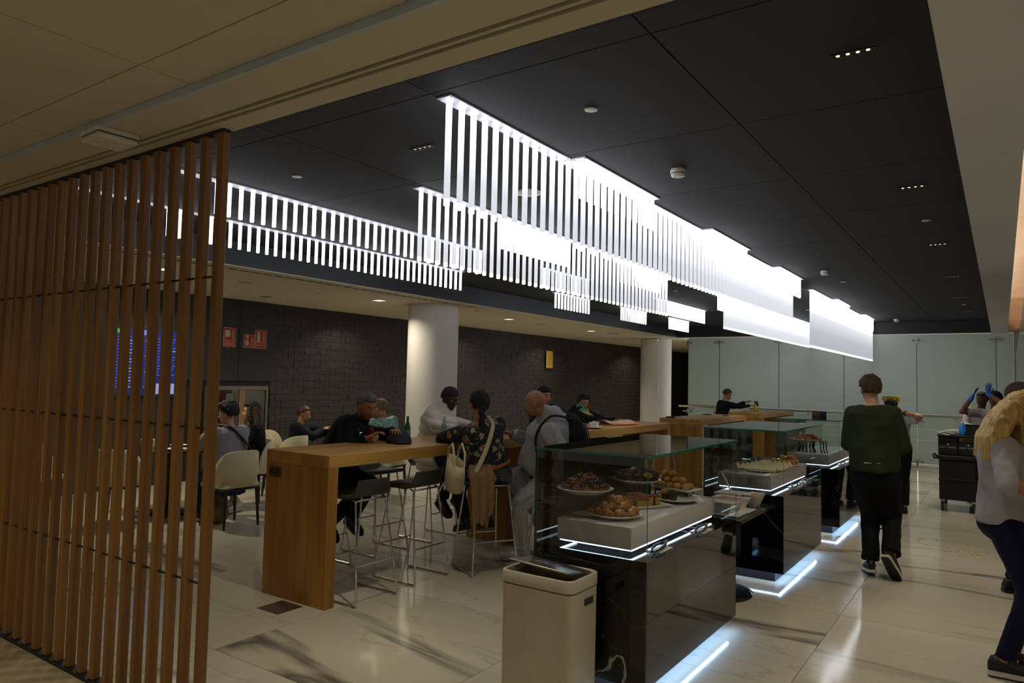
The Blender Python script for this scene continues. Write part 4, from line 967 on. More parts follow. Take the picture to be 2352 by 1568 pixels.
def torso(mb, P, N, R, bend, fw, fd, belly, t0=0.0, t1=1.0, add=0.0, fwd=None, st=TORSO):
    mid = (P + N) / 2 + bend; secs = []
    ts = [t0] + [s[0] for s in st if t0 < s[0] < t1] + [t1]
    for t in ts:
        for (a, ra, da), (b, rb, db) in zip(st, st[1:]):
            if a <= t <= b or (t < st[0][0] and a == st[0][0]) or (t > 1 and b == 1.0):
                q = min(1, max(0, (t - a) / (b - a))); rx = ra + (rb - ra) * q; ry = da + (db - da) * q; break
        c = bez(P, mid, N, t) if t >= 0 else P + (P - mid).normalized() * (-t) * (N - P).length
        tg = (bez(P, mid, N, min(1, t + .03)) - bez(P, mid, N, max(0, t - .03))).normalized() if t >= 0 else (mid - P).normalized()
        D = tg.cross(R).normalized()
        if fwd is not None and D.dot(fwd) < 0: D = -D
        be = belly * math.exp(-((t - .3) / .28) ** 2)
        w_ = rx * fw + add; d_ = ry * fd + add
        secs.append([c + R * (w_ * math.cos(2 * PI * j / 20)) + D * ((d_ + (be if math.sin(2 * PI * j / 20) > 0 else 0)) * math.sin(2 * PI * j / 20)) for j in range(20)])
    mb.loft(secs)
def head_mb(mb, C, M3, k, fat=1.0):
    def e(c, d, rot=None): mb.ell(C + M3 @ (V(c) * k), (d[0] * k, d[1] * k, d[2] * k), 16, 12, M3 if rot is None else M3 @ rot)
    e((0, -.008, .025), (.074 * fat, .092, .088)); e((0, .020, -.032), (.058 * fat, .068, .080)); e((0, .060, -.090), (.024, .022, .018))
    e((.028, .055, -.025), (.028, .026, .03)); e((-.028, .055, -.025), (.028, .026, .03)); e((0, .074, .024), (.046, .016, .012))
    mb.tube([C + M3 @ (V(0, .082, .012) * k), C + M3 @ (V(0, .094, -.012) * k), C + M3 @ (V(0, .103, -.030) * k)], [.008 * k, .010 * k, .014 * k], 10)
    e((0, .096, -.033), (.017, .012, .010)); e((0, .083, -.060), (.022, .010, .010))
    for s in (-1, 1): e((.076 * s * fat, -.010, -.012), (.010, .020, .032))
def hand_mb(mb, W, d, n, k=1.0, curl=.35, spread=.12, side=1):
    """palm, four unequal fingers bent at the knuckles and a thumb from the side of the palm; d along the hand, n out of its back"""
    d = d.normalized(); n = (n - d * n.dot(d)).normalized(); r = d.cross(n) * side
    def at(a, b, c): return W + (d * a + r * b + n * c) * k
    secs = []
    for a, wd, th in ((-.01, .026, .019), (.02, .031, .018), (.055, .039, .0155), (.085, .040, .013), (.094, .036, .010)):
        secs.append([at(a, wd * math.cos(2 * PI * j / 14), th * math.sin(2 * PI * j / 14)) for j in range(14)])
    mb.loft(secs)
    for off, L, r0 in ((-.030, .060, .0076), (-.010, .076, .0084), (.010, .080, .0086), (.030, .072, .0084)):
        ang = curl * .6; p = at(.086, off, 0); pts = [p - d * .012 * k, p]; dd = (d + r * (off / .03) * spread)
        for s, f in ((.45, 1.0), (.31, 1.15), (.24, .9)):
            v = dd.normalized() * math.cos(ang) - n * math.sin(ang); p = p + v * L * s * k; pts.append(p); ang += curl * f
        mb.tube(pts, [r0 * k, r0 * k * 1.02, r0 * k, r0 * .92 * k, r0 * .72 * k], 8); mb.ell(pts[-1], (r0 * .75 * k,) * 3, 8, 6)
    p0 = at(.018, .026, -.004); p1 = at(.045, .052, -.012); p2 = at(.068, .060, -.020 - curl * .012); p3 = at(.086, .056 - curl * .01, -.026 - curl * .02)
    mb.tube([p0, p1, p2, p3], [.013 * k, .0115 * k, .010 * k, .0075 * k], 8); mb.ell(p3, (.0078 * k,) * 3, 8, 6)
def fold(amp, f=9.0, zs=.45, quilt=0.0, qp=.07):
    def post(co, no, root):
        for i, c in enumerate(co):
            q = noise.noise(Vector((c[0] * f, c[1] * f, c[2] * f * zs))) + .5 * noise.noise(Vector((c[0] * f * 2.3, c[1] * f * 2.3, c[2] * f * 2.0)))
            d = amp * q
            if quilt: d += quilt * (abs(math.sin(c[2] * PI / qp + c[0] * 3)) - .6)
            co[i] = c + no[i] * d
    return post
def strands(amp, f=55.0, zs=.12):
    def post(co, no, root):
        for i, c in enumerate(co): co[i] = c + no[i] * amp * noise.noise(Vector((c[0] * f, c[1] * f, c[2] * f * zs)))
    return post
def skin(name, col): return M(name, col, .55, var=(25, .08), spec=.4)
SK = {'fair': skin('skin_fair', '#c99a7c'), 'tan': skin('skin_tan', '#b07a58'), 'brown': skin('skin_brown', '#7d5138'), 'deep': skin('skin_deep', '#4b2d1f')}
def cloth(name, col, **k): return M('cloth_' + name, col, .85, var=k.get('var', (14, .10)), bump=k.get('bump', (260, .12)), sheen=k.get('sheen', .0), spec=.25)
m_eye = M('eye_white', '#d9d2c8', .2, var=False); m_iris = M('iris', '#1c120c', .15, var=False); m_lip = M('lips', '#8d4b42', .5, var=False)
m_sole = M('white_sole', '#c9c2b4', .6); m_shoe_b = M('black_shoe', '#121113', .5); m_shoe_w = M('white_shoe', '#c8c2b6', .55); m_shoe_br = M('brown_boot', '#2c1c14', .5)
def shoe(root, A, toe, up, upper, k=1.0, sole=m_sole):
    t = V(toe).normalized(); u = V(up); u = (u - t * u.dot(t)).normalized(); r = t.cross(u)
    def at(a, b, c): return A + (t * a + r * b + u * c) * k
    prof = [(-.072, .026, .055), (-.055, .034, .092), (-.02, .037, .102), (.03, .039, .09), (.08, .044, .066), (.13, .046, .05), (.17, .040, .042), (.19, .024, .03)]
    secs = []
    for a, wd, h in prof:
        secs.append([at(a, wd * math.cos(th), -.066 + h * .5 + h * .5 * math.sin(th) * (1 if math.sin(th) > 0 else .98)) for th in [2 * PI * j / 14 for j in range(14)]])
    o = MB().loft(secs).build('shoe', upper, root)
    s2 = []
    for a, wd, h in prof: s2.append([at(a * 1.03, x * (wd + .004), z) for x, z in ((-1, -.082), (1, -.082), (1.02, -.056), (-1.02, -.056))])
    MB().loft(s2, False).build('sole', sole, o)
    MB().loft([[at(a * 1.02, x * (wd + .002), z) for x, z in ((-1, -.085), (1, -.085), (1, -.0805), (-1, -.0805))] for a, wd, h in prof], False).build('outsole', m_shoe_b, o)
    for q in range(3): MB().tube([at(.03 + q * .022, -.02, .035 - q * .011), at(.035 + q * .022, .0, .043 - q * .011), at(.03 + q * .022, .02, .035 - q * .011)], .003 * k, 6).build('lace', sole, o)
    return o
def hair_cap(root, C, M3, k, mat, thick=.010, front=.30, low=-.55, name='hair', amp=.004):
    mb = MB(); vs = []; fs = []; n, m = 30, 22; base = V(0, -.010, .022)
    for i in range(m + 1):
        th = PI * i / m
        for j in range(n):
            d = V(math.sin(th) * math.cos(2 * PI * j / n), math.sin(th) * math.sin(2 * PI * j / n), math.cos(th))
            ok = d.z > (front + .15 if d.y > .30 else .5 * (front + .15) - .1 if d.y > .08 else -.12 if d.y > -.22 else min(low, -.35))
            ear = abs(d.x) > .75 and d.z < .0 and d.y > -.35
            s = 1.0 if ok and not ear else .78
            g = thick * (1 + .5 * max(0, d.z)) * (1 + .5 * noise.noise(d * 5)) if s == 1.0 else 0
            p = V(d.x * (.0765 + g) * s, d.y * (.0955 + g) * s, d.z * (.0915 + g) * s) + base
            vs.append(M3 @ (p * k) + C)
    for i in range(m):
        for j in range(n): a = i * n + j; b = i * n + (j + 1) % n; fs.append((a, a + n, b + n, b))
    mb.add(vs, fs, True); JOBS.append((mb, .0065, 3, name, [mat], root, strands(amp)))
    return mb
def stripes(root, pts, rad, out, mat, name, sp=.019, r=.0048):
    """three raised parallel stripes along the outer side of a sleeve or trouser leg"""
    pts = [V(p) for p in pts]; dense = []; 
    for i in range(len(pts) - 1):
        for q in range(6): dense.append((pts[i].lerp(pts[i + 1], q / 6), rad[i] + (rad[i + 1] - rad[i]) * q / 6, (pts[i + 1] - pts[i]).normalized()))
    for k in (-1, 0, 1):
        line = []
        for p, rr_, t in dense:
            o = (V(out) - t * V(out).dot(t)).normalized(); s = t.cross(o); a = k * sp / rr_
            line.append(p + (o * math.cos(a) + s * math.sin(a)) * (rr_ + .003))
        MB().tube(line, r, 6).build(name, mat, root)

def person(label, face, P, N, Hd=None, hf=None, hp=0.0, aL=None, aR=None, lL=None, lR=None, k=1.0, fw=1.0, fd=1.0, belly=0.0, sh=.168, bend=0.0,
           tw=0.0, drop=.065, skin_='tan', top=None, bot=None, hair=None, shoes=None, hands=(True, True), gloves=None, curl=(.4, .4), hdir=(None, None), base=None, seated=False):
    """joints are world positions; aL/aR = (elbow pole, wrist), lL/lR = (knee pole, ankle, toe direction)"""
    P, N = V(P), V(N); fa = math.radians(face); F = V(math.cos(fa), math.sin(fa), 0); ta = math.radians(face + tw)
    R = V(math.sin(fa), -math.cos(fa), 0); RS = V(math.sin(ta), -math.cos(ta), 0)
    gx, gy = (base or (P.x, P.y)); root = thing('person', label, 'person', (gx, gy, 0)); O = V(gx, gy, 0)
    up = (N - P).normalized(); RS = (RS - up * RS.dot(up)).normalized()
    P0, N0 = P - O, N - O; FW = up.cross(RS); FW = FW if FW.dot(F) > 0 else -FW
    ben = -FW * bend
    S = {s: N0 - up * drop * k + RS * s * sh * k for s in (-1, 1)}        # -1 left, 1 right
    hfa = math.radians(face if hf is None else hf)
    if Hd is None: Hd = N + V(0, 0, .155 * k) + V(math.cos(hfa), math.sin(hfa), 0) * .03
    C = V(Hd) - O
    fy = V(math.cos(hfa) * math.cos(hp), math.sin(hfa) * math.cos(hp), math.sin(hp)); fx = V(math.sin(hfa), -math.cos(hfa), 0); fz = fx.cross(fy)
    M3 = Matrix((fx, fy, fz)).transposed()
    body = MB(); torso(body, P0, N0, RS, ben, fw * .93, fd * .93, belly * .9, fwd=FW)
    body.ell(P0, (.155 * fw, .115 * fd, .11), 18, 12, Matrix((R, F, V(0, 0, 1))).transposed())
    head_mb(body, C, M3, k); limb(body, [N0 - up * .03, N0 + up * .03, C + M3 @ V(0, -.018, -.055)], [.062 * k, .053 * k, .052 * k])
    hm = MB(); gm = MB(); arms = {}; legs = {}
    for s, a in ((-1, aL), (1, aR)):
        if a is None: a = (S[s] + O + R * s * .1 - F * .15 + V(0, 0, -.3), S[s] + O + R * s * .06 + F * .03 + V(0, 0, -.53 * k))
        W = V(a[1]) - O; E_ = ik(S[s], W, .29 * k, .255 * k, V(a[0]) - O); arms[s] = (S[s], E_, W)
        limb(body, [S[s], S[s].lerp(E_, .45), E_, E_.lerp(W, .35), W], [.055 * k, .047 * k, .039 * k, .040 * k, .026 * k])
        hi = 0 if s < 0 else 1
        if hands[hi]:
            d = (W - E_).normalized() if hdir[hi] is None else V(hdir[hi][0]); n = V(0, 0, 1) if hdir[hi] is None else V(hdir[hi][1])
            if hdir[hi] is None and abs(d.z) > .8: n = R * s
            hand_mb(gm if gloves else hm, W + d * .012, d, n, k * .95, curl[hi], .12, s)
    for s, l_ in ((-1, lL), (1, lR)):
        hj = P0 + R * s * .09 * k * fw + V(0, 0, -.03)
        if l_ is None: l_ = (P + F * .4 + R * s * .1, P + R * s * .1 * k + V(0, 0, -P.z + .085), F)
        A = V(l_[1]) - O; K = ik(hj, A, .425 * k, .42 * k, V(l_[0]) - O); legs[s] = (hj, K, A, V(l_[2]))
        limb(body, [hj, hj.lerp(K, .4), K, K.lerp(A, .3), A], [.085 * k, .074 * k, .053 * k, .052 * k, .036 * k])
        limb(body, [A, A + V(l_[2]).normalized() * .11 + V(0, 0, -.05)], [.036 * k, .026 * k], 10)
        if shoes: shoe(root, A + V(0, 0, 0), l_[2], l_[3] if len(l_) > 3 else (0, 0, 1), shoes[0], k, shoes[1] if len(shoes) > 1 else m_sole)
    if hm.v: JOBS.append((body, .0115, 4, 'body', [SK[skin_]], root, None, hm))
    else: JOBS.append((body, .0115, 4, 'body', [SK[skin_]], root, None))
    if gm.v: 
        for s in (-1, 1): limb(gm, [arms[s][2], arms[s][2].lerp(arms[s][1], .22)], [.031, .036])
        JOBS.append((gm, .005, 2, 'gloves', [gloves], root, None))
    # face
    for s in (-1, 1):
        e = MB().ell(C + M3 @ (V(.031 * s, .0745, .004) * k), (.0115 * k, .0088 * k, .0075 * k), 10, 8).build('eye', m_eye, root)
        MB().ell(C + M3 @ (V(.031 * s, .0825, .004) * k), (.0052 * k,) * 3, 8, 6).build('iris', m_iris, e)
        MB().tube([C + M3 @ (V(.016 * s, .088, .022) * k), C + M3 @ (V(.034 * s, .086, .027) * k), C + M3 @ (V(.050 * s, .074, .021) * k)], [.003 * k, .0042 * k, .002 * k], 6).build('eyebrow', m_iris, root)
    MB().tube([C + M3 @ (V(-.022, .084, -.060) * k), C + M3 @ (V(0, .0925, -.0585) * k), C + M3 @ (V(.022, .084, -.060) * k)], [.003, .0058, .003], 8, flat=.8).build('lips', m_lip, root)
    # garments
    if top:
        g = MB(); ad = top.get('add', .022); hem = top.get('hem', -.08); nk = top.get('neck', .985)
        torso(g, P0, N0, RS, ben, fw * top.get('w', 1), fd * top.get('w', 1), belly, hem, nk, ad, FW)
        for s in (-1, 1):
            S_, E_, W = arms[s]; sl = top.get('sleeve', .97); q = top.get('r', 1.0)
            g.ell(S_, (.068 * q,) * 3, 12, 9)
            if sl > .5:
                W2 = E_.lerp(W, (sl - .5) * 2); limb(g, [S_, S_.lerp(E_, .5), E_], [.068 * q, .061 * q, .053 * q]); g.tube([E_, E_.lerp(W2, .5), W2], [.053 * q, .048 * q, .040 * q], 12)
            else: g.tube([S_, S_.lerp(E_, sl * 2)], [.070 * q, .066 * q], 12)
        if top.get('collar'): limb(g, [N0 - up * .02, N0 + up * .045], [.085, .078])
        if top.get('hood'): g.ell(N0 - FW * .085 + up * .005, (.12, .075, .085), 14, 10, Matrix((RS, FW, up)).transposed()); limb(g, [N0 - up * .03, N0 + up * .03], [.10, .092])
        if top.get('skirt_to'):      # coat tails over the thighs of a seated figure
            for s in (-1, 1):
                hj, K, A, _ = legs[s]; g.tube([hj, hj.lerp(K, top['skirt_to'])], [.135, .11], 12)
        JOBS.append((g, top.get('vox', .0135), 3, top.get('name', 'shirt'), [top['mat']], root, fold(top.get('amp', .009), top.get('f', 8.0), top.get('zs', .5), top.get('quilt', 0), top.get('qp', .075))))
    if bot:
        g = MB(); q = bot.get('r', 1.0)
        if bot.get('skirt'):
            hem_z = bot['skirt']; secs = []
            Kc = (legs[-1][1] + legs[1][1]) / 2; Ac = (legs[-1][2] + legs[1][2]) / 2
            g.ell(P0, (.175, .14, .12), 18, 12, Matrix((R, F, V(0, 0, 1))).transposed())
            for s in (-1, 1): limb(g, [legs[s][0], legs[s][1]], [.115, .09])
            for c, a, b in ((Kc + V(0, 0, .06), .19, .10), (Kc.lerp(Ac, .5), .21, .13), (Kc.lerp(Ac, hem_z), .24, .16)):
                secs.append([c + R * (a * (1 + .06 * math.cos(12 * th)) * math.cos(th)) + F * (b * (1 + .06 * math.cos(12 * th)) * math.sin(th)) for th in [2 * PI * j / 48 for j in range(48)]])
            g.loft(secs)
        else:
            torso(g, P0, N0, RS, ben, fw, fd, belly * .6, -.12, .12, .014, FW)
            g.ell(P0 - V(0, 0, .02), (.165 * fw, .125 * fd, .125), 18, 12, Matrix((R, F, V(0, 0, 1))).transposed())
            for s in (-1, 1):
                hj, K, A, _ = legs[s]; h = bot.get('hem', .062)
                limb(g, [hj, hj.lerp(K, .45), K], [.102 * q, .088 * q, .066 * q]); e_ = K.lerp(A, bot.get('len', .96)); g.tube([K, K.lerp(A, .4), e_], [.066 * q, .064 * q, h], 12)
        JOBS.append((g, .0135, 3, bot.get('name', 'trousers'), [bot['mat']], root, fold(bot.get('amp', .007), bot.get('f', 9), bot.get('zs', .5))))
    if hair:
        hair_cap(root, C, M3, k, hair[0], *hair[1:])
    return dict(root=root, O=O, P=P0, N=N0, C=C, M3=M3, arms=arms, legs=legs, F=F, R=R, RS=RS, FW=FW, up=up, S=S)

def finish_jobs():
    tmp = []
    def mk(mb, vox, it):
        me = bpy.data.meshes.new('tmp'); me.from_pydata(mb.v, [], mb.f); me.update()
        bm = bmesh.new(); bm.from_mesh(me); bmesh.ops.remove_doubles(bm, verts=bm.verts, dist=1e-6); bm.to_mesh(me); bm.free()
        o = bpy.data.objects.new('tmp', me); COL.objects.link(o)
        r = o.modifiers.new('r', 'REMESH'); r.mode = 'VOXEL'; r.voxel_size = vox; r.use_smooth_shade = True
        s = o.modifiers.new('s', 'SMOOTH'); s.factor = .5; s.iterations = it
        return o
    for j in JOBS: tmp.append((mk(j[0], j[1], j[2]), mk(j[7], .0042, 2) if len(j) > 7 else None))
    bpy.context.view_layer.update(); dg = bpy.context.evaluated_depsgraph_get()
    for j, (a, b) in zip(JOBS, tmp):
        vs = []; fs = []
        for o in (a, b):
            if o is None: continue
            ev = o.evaluated_get(dg); me = ev.data; k = len(vs); n = len(me.vertices)
            co = np.empty(n * 3, 'f'); me.vertices.foreach_get('co', co); no = np.empty(n * 3, 'f'); me.vertices.foreach_get('normal', no)
            pts = [Vector(c) for c in co.reshape(-1, 3)]
            if j[6] and o is a: j[6](pts, [Vector(c) for c in no.reshape(-1, 3)], j[5])
            vs += pts; fs += [tuple(i + k for i in p.vertices) for p in me.polygons]
        me = bpy.data.meshes.new(j[3]); me.from_pydata([tuple(p) for p in vs], [], fs)
        for m in j[4]: me.materials.append(m)
        me.polygons.foreach_set('use_smooth', [True] * len(me.polygons)); me.update()
        ob(j[3], me, j[5])
    for a, b in tmp:
        for o in (a, b):
            if o is not None: me = o.data; bpy.data.objects.remove(o); bpy.data.meshes.remove(me)
# ------------------------------------------------------------------ who is there
h_dark = M('hair_black', '#17110e', .75, var=(40, .3, (1, 1, .1))); h_brown = M('hair_brown', '#43331f', .8, var=(40, .3, (1, 1, .1)))
h_grey = M('hair_grey', '#6d6660', .8, var=(40, .3, (1, 1, .1))); h_blond = two_tone('hair_blond', '#d9c07c', '#b08c48', 14, (6, 6, .5), .6, rand=False); h_lb = M('hair_light_brown', '#6a5236', .8, var=(40, .3, (1, 1, .1)))
c_navyblk = cloth('charcoal_coat', '#141417'); c_red = cloth('rust_red', '#6e2416')
# man in the green sweatshirt, walking away
c_green = cloth('forest_sweatshirt', '#2b3320'); c_blk = cloth('black_cargo', '#101113')
p = person('man walking away in a loose dark green sweatshirt and black cargo trousers', 96, (-.925, 6.96, .90), (-.945, 6.96, 1.475), hf=112, hp=-.02,
    Hd=(-.962, 6.985, 1.605), aL=((-1.24, 6.72, 1.06), (-1.07, 7.22, 1.06)), aR=((-.58, 6.74, 1.06), (-.81, 7.22, 1.10)),
    lL=((-.98, 7.4, .5), (-.965, 6.98, .105), (-.28, .96, -.12)), lR=((-.83, 7.4, .55), (-.79, 6.86, .20), (.32, .55, -.85), (.2, .8, .55)), sh=.150, drop=.085, fw=1.05, fd=1.05,
    top=dict(mat=c_green, name='sweatshirt', add=.042, hem=-.02, amp=.016, f=7, r=1.20, w=1.06), bot=dict(mat=c_blk, r=1.18, hem=.078, amp=.012), hair=(h_brown, .016, .25, -.6), shoes=(m_shoe_b, m_sole), skin_='fair')
MB().tube([p['N'] + p['FW'] * -.16 + V(0, 0, -.50) + p['RS'] * a for a in (-.06, -.02, .02, .07)], [.006, .004, .004, .002], 6).build('logo_print', M('white_print', '#b9b6b0', .6), p['root'])
limbs = p['arms']
for s in (-1, 1):
    e = limbs[s][1].lerp(limbs[s][2], .97); MB().tube([e - (limbs[s][2] - limbs[s][1]).normalized() * .03, e], [.052, .05], 16).build('cuff', c_green, p['root'])
# blonde woman at the right edge
c_grey_t = cloth('heather_grey', '#a3a2a4'); c_legg = cloth('navy_leggings', '#0d0f2c', bump=(300, .03))
p = person('blonde woman in a grey top and navy leggings at the right edge', 12, (.0, 5.06, .885), (.035, 5.06, 1.355), hf=15, Hd=(.115, 5.06, 1.50), aL=((.05, 5.5, 1.1), (.4, 5.25, 1.08)), aR=((-.06, 4.6, 1.06), (.24, 4.80, 1.075)),
    lL=((.5, 5.2, .5), (.02, 5.17, .09), (1, .25, 0)), lR=((.5, 5.0, .5), (-.02, 4.99, .09), (1, .1, 0)), k=.95, sh=.155, fw=1.0, fd=1.12, belly=.03, bend=.02, tw=-22,
    top=dict(mat=c_grey_t, name='jersey_top', add=.022, hem=-.06, amp=.011, f=9, r=1.08, sleeve=.60), bot=dict(mat=c_legg, r=.94, hem=.045, amp=.001, name='leggings'), hair=(h_blond, .014, .3, -.5), shoes=(m_shoe_b, m_sole), skin_='tan')
hb = MB(); C, M3 = p['C'], p['M3']
hb.ell(C + M3 @ V(0, -.03, .015), (.092, .098, .105), 20, 14, M3)
for s, x in ((0, -.07), (1, -.035), (2, 0), (3, .035), (4, .07)):
    hb.tube(cr([C + M3 @ V(x * .8, -.07, .04), C + M3 @ V(x * 1.2, -.135, -.06), C + M3 @ V(x * 1.6, -.19, -.17), C + M3 @ V(x * 1.75, -.225, -.275)]), [.05 + .012 * math.sin(PI * q / 12) - (.03 * max(0, q - 10) / 2 if q > 10 else 0) for q in range(13)] + [], 10) if False else hb.tube([C + M3 @ V(x * .8, -.07, .04), C + M3 @ V(x * 1.2, -.135, -.06), C + M3 @ V(x * 1.6, -.19, -.17), C + M3 @ V(x * 1.75, -.225, -.28)], [.05, .058, .052, .02], 10)
for s in (-1, 1): hb.tube([C + M3 @ V(.06 * s, -.01, .03), C + M3 @ V(.09 * s, -.02, -.08), C + M3 @ V(.10 * s, -.05, -.18)], [.04, .045, .02], 10)
JOBS.append((hb, .008, 2, 'long_hair', [h_blond], p['root'], strands(.008, 45, .15)))
# bald man in the light blue shirt behind her
c_lblue = cloth('light_blue_shirt', '#8f9dc0')
person('balding man in a light blue shirt behind the blonde woman', 25, (.09, 7.02, .90), (.085, 7.0, 1.44), hf=20, Hd=(.115, 7.02, 1.575), k=.98, fw=1.08, sh=.175,
    top=dict(mat=c_lblue, amp=.008, collar=True), bot=dict(mat=cloth('dark_suit', '#16171c')), hair=(M('hair_salt', '#4a4038', .8), .005, .55, -.5), shoes=(m_shoe_b, m_shoe_b), skin_='tan')
# two of the staff beyond the trolley
c_staff = cloth('staff_grey_shirt', '#9a979a'); c_staffw = cloth('staff_white_shirt', '#c3c1be'); m_glove = M('blue_nitrile', '#2f69c4', .4, var=False)
p = person('staff person in grey T-shirt and black cap raising blue-gloved hands', 255, (-.06, 12.1, .90), (-.09, 12.06, 1.36), hf=250, Hd=(-.085, 12.0, 1.49), aL=((.15, 11.9, 1.25), (-.165, 11.95, 1.565)), aR=((-.5, 12.0, 1.2), (-.355, 11.98, 1.515)), k=.95,
    top=dict(mat=c_staff, name='t_shirt', sleeve=.36, amp=.008), bot=dict(mat=c_blk), hair=(M('black_cap', '#0c0c0d', .8), .014, .25, -.2, 'cap', .001), shoes=(m_shoe_b, m_shoe_b), skin_='brown', gloves=m_glove, curl=(.06, .10), hdir=(((.05, 0, 1), (0, 1, 0)), ((.45, 0, .9), (-.8, .2, .4))))
p = person('staff person in white sleeves holding a green cloth with blue gloves', 250, (-.27, 12.75, .90), (-.26, 12.7, 1.34), hf=240, Hd=(-.25, 12.66, 1.475), aL=((-.05, 12.5, 1.05), (-.20, 12.4, 1.09)), aR=((-.55, 12.6, 1.0), (-.32, 12.4, 1.085)), k=.95,
    top=dict(mat=c_staffw, amp=.008), bot=dict(mat=c_blk), hair=(h_dark, .012, .3, -.4), shoes=(m_shoe_b, m_shoe_b), skin_='brown', gloves=m_glove)
tag(MB().rbox((0, 0, 0), (.13, .05, .09), .02, 3).build('cleaning_cloth', M('green_cloth', '#1f7a4a', .9), None, (-.235, 12.345, 1.03)), 'green cleaning cloth held in blue gloves behind the trolley', 'cloth')
# person behind the man in green, arm bent
p = person('person in white T-shirt, black cap and yellow scarf behind the man in green', 100, (-1.16, 10.62, .86), (-1.17, 10.62, 1.27), hf=100, Hd=(-1.215, 10.62, 1.39), aR=((-.7, 10.5, 1.1), (-1.06, 10.56, 1.30)), k=.92,
    top=dict(mat=c_staffw, name='t_shirt', sleeve=.4), bot=dict(mat=c_blk, r=1.1), hair=(M('black_cap', '#0c0c0d', .8), .012, .2, -.3, 'cap', .001), shoes=(m_shoe_b, m_shoe_b), skin_='tan', hdir=(None, ((-.8, .1, .5), (.4, -.5, .8))))
m_yel = two_tone('yellow_print', '#c9a52c', '#4a3a14', 40, (1, 1, 1), .8, pos=(.55, .6), rand=False)
MB().loft([[p['C'] + V((.10 + .01 * math.sin(q)) * math.cos(a), .085 * math.sin(a), z) for a in [2 * PI * j / 18 for j in range(18)]] for q, z in ((0, .055), (1, .085), (2, .11), (3, .118))]).build('head_scarf', m_yel, p['root'])
W = p['arms'][1][2]; E_ = p['arms'][1][1]; MB().tube([W.lerp(E_, .06), W.lerp(E_, .13)], [.033, .035], 14).build('watch', m_black, p['root'])

# --- nearest bar table
p = person('person in a dark coat leaning on the near bar table, hand on the flat cap', 8, (-4.86, 4.27, .80), (-4.73, 4.50, 1.215), hf=-8, hp=-.35, Hd=(-4.60, 4.455, 1.355), aL=((-4.45, 4.75, 1.06), (-4.33, 4.50, 1.15)), aR=((-4.66, 4.22, 1.04), (-4.42, 4.30, 1.10)),
    lL=((-4.4, 4.4, .74), (-4.71, 4.42, .385), (.9, -.2, -.3)), lR=((-4.4, 4.3, .74), (-4.74, 4.20, .37), (.8, -.3, -.35)), k=.98, bend=.06, fw=1.12, fd=1.15, tw=12,
    top=dict(mat=c_navyblk, name='coat', add=.03, hem=-.1, amp=.010, r=1.2, collar=True, skirt_to=.5), bot=dict(mat=c_blk), hair=(h_grey, .012, .3, -.5), shoes=(m_shoe_b, m_shoe_b), skin_='tan', curl=(.5, .5))
MB().tube([p['N'] + p['FW'] * .09 + V(0, 0, -.02), p['N'] + p['FW'] * .15 + V(0, 0, -.12), p['N'] + p['FW'] * .15 + V(0, 0, -.24)], [.045, .06, .05], 12).build('red_scarf', c_red, p['root'])
MB().tube([p['S'][1] + V(0, 0, .07), p['S'][1] + p['FW'] * .10 + V(0, 0, -.03), p['N'] + p['FW'] * .165 + V(0, 0, -.22)], .012, 8, flat=.4).build('bag_strap', M('brown_strap', '#4a2f20', .6), p['root'])
MB().rbox(p['S'][1] + p['FW'] * .115 + V(0, -.01, -.045), (.02, .03, .035), .004).build('buckle', m_chrome, p['root'])
c_puff = cloth('beige_puffer', '#dbd4c0', bump=(200, .1))
p = person('person in a long beige puffer coat with a dark beanie at the near bar table', 0, (-4.88, 5.66, .79), (-4.82, 5.74, 1.255), hf=-12, hp=-.3, Hd=(-4.76, 5.79, 1.40), aL=((-4.5, 6.1, 1.06), (-4.42, 5.72, 1.10)), aR=((-4.62, 5.1, 1.08), (-4.40, 5.56, 1.10)),
    lL=((-4.3, 5.8, .75), (-4.50, 5.64, .43), (.8, -.25, -.35)), lR=((-4.35, 5.45, .75), (-4.52, 5.42, .43), (.8, -.3, -.35)), fw=1.12, fd=1.25, bend=.03, sh=.155,
    top=dict(mat=c_puff, name='puffer_coat', add=.045, hem=-.14, amp=.006, quilt=.018, qp=.095, r=1.2, hood=True, skirt_to=.62), bot=dict(mat=cloth('indigo_jeans', '#1b2233')), hair=(M('purple_beanie', '#2c2028', .9), .014, .22, -.35, 'beanie', .001), shoes=(m_shoe_br, m_shoe_br), skin_='deep')
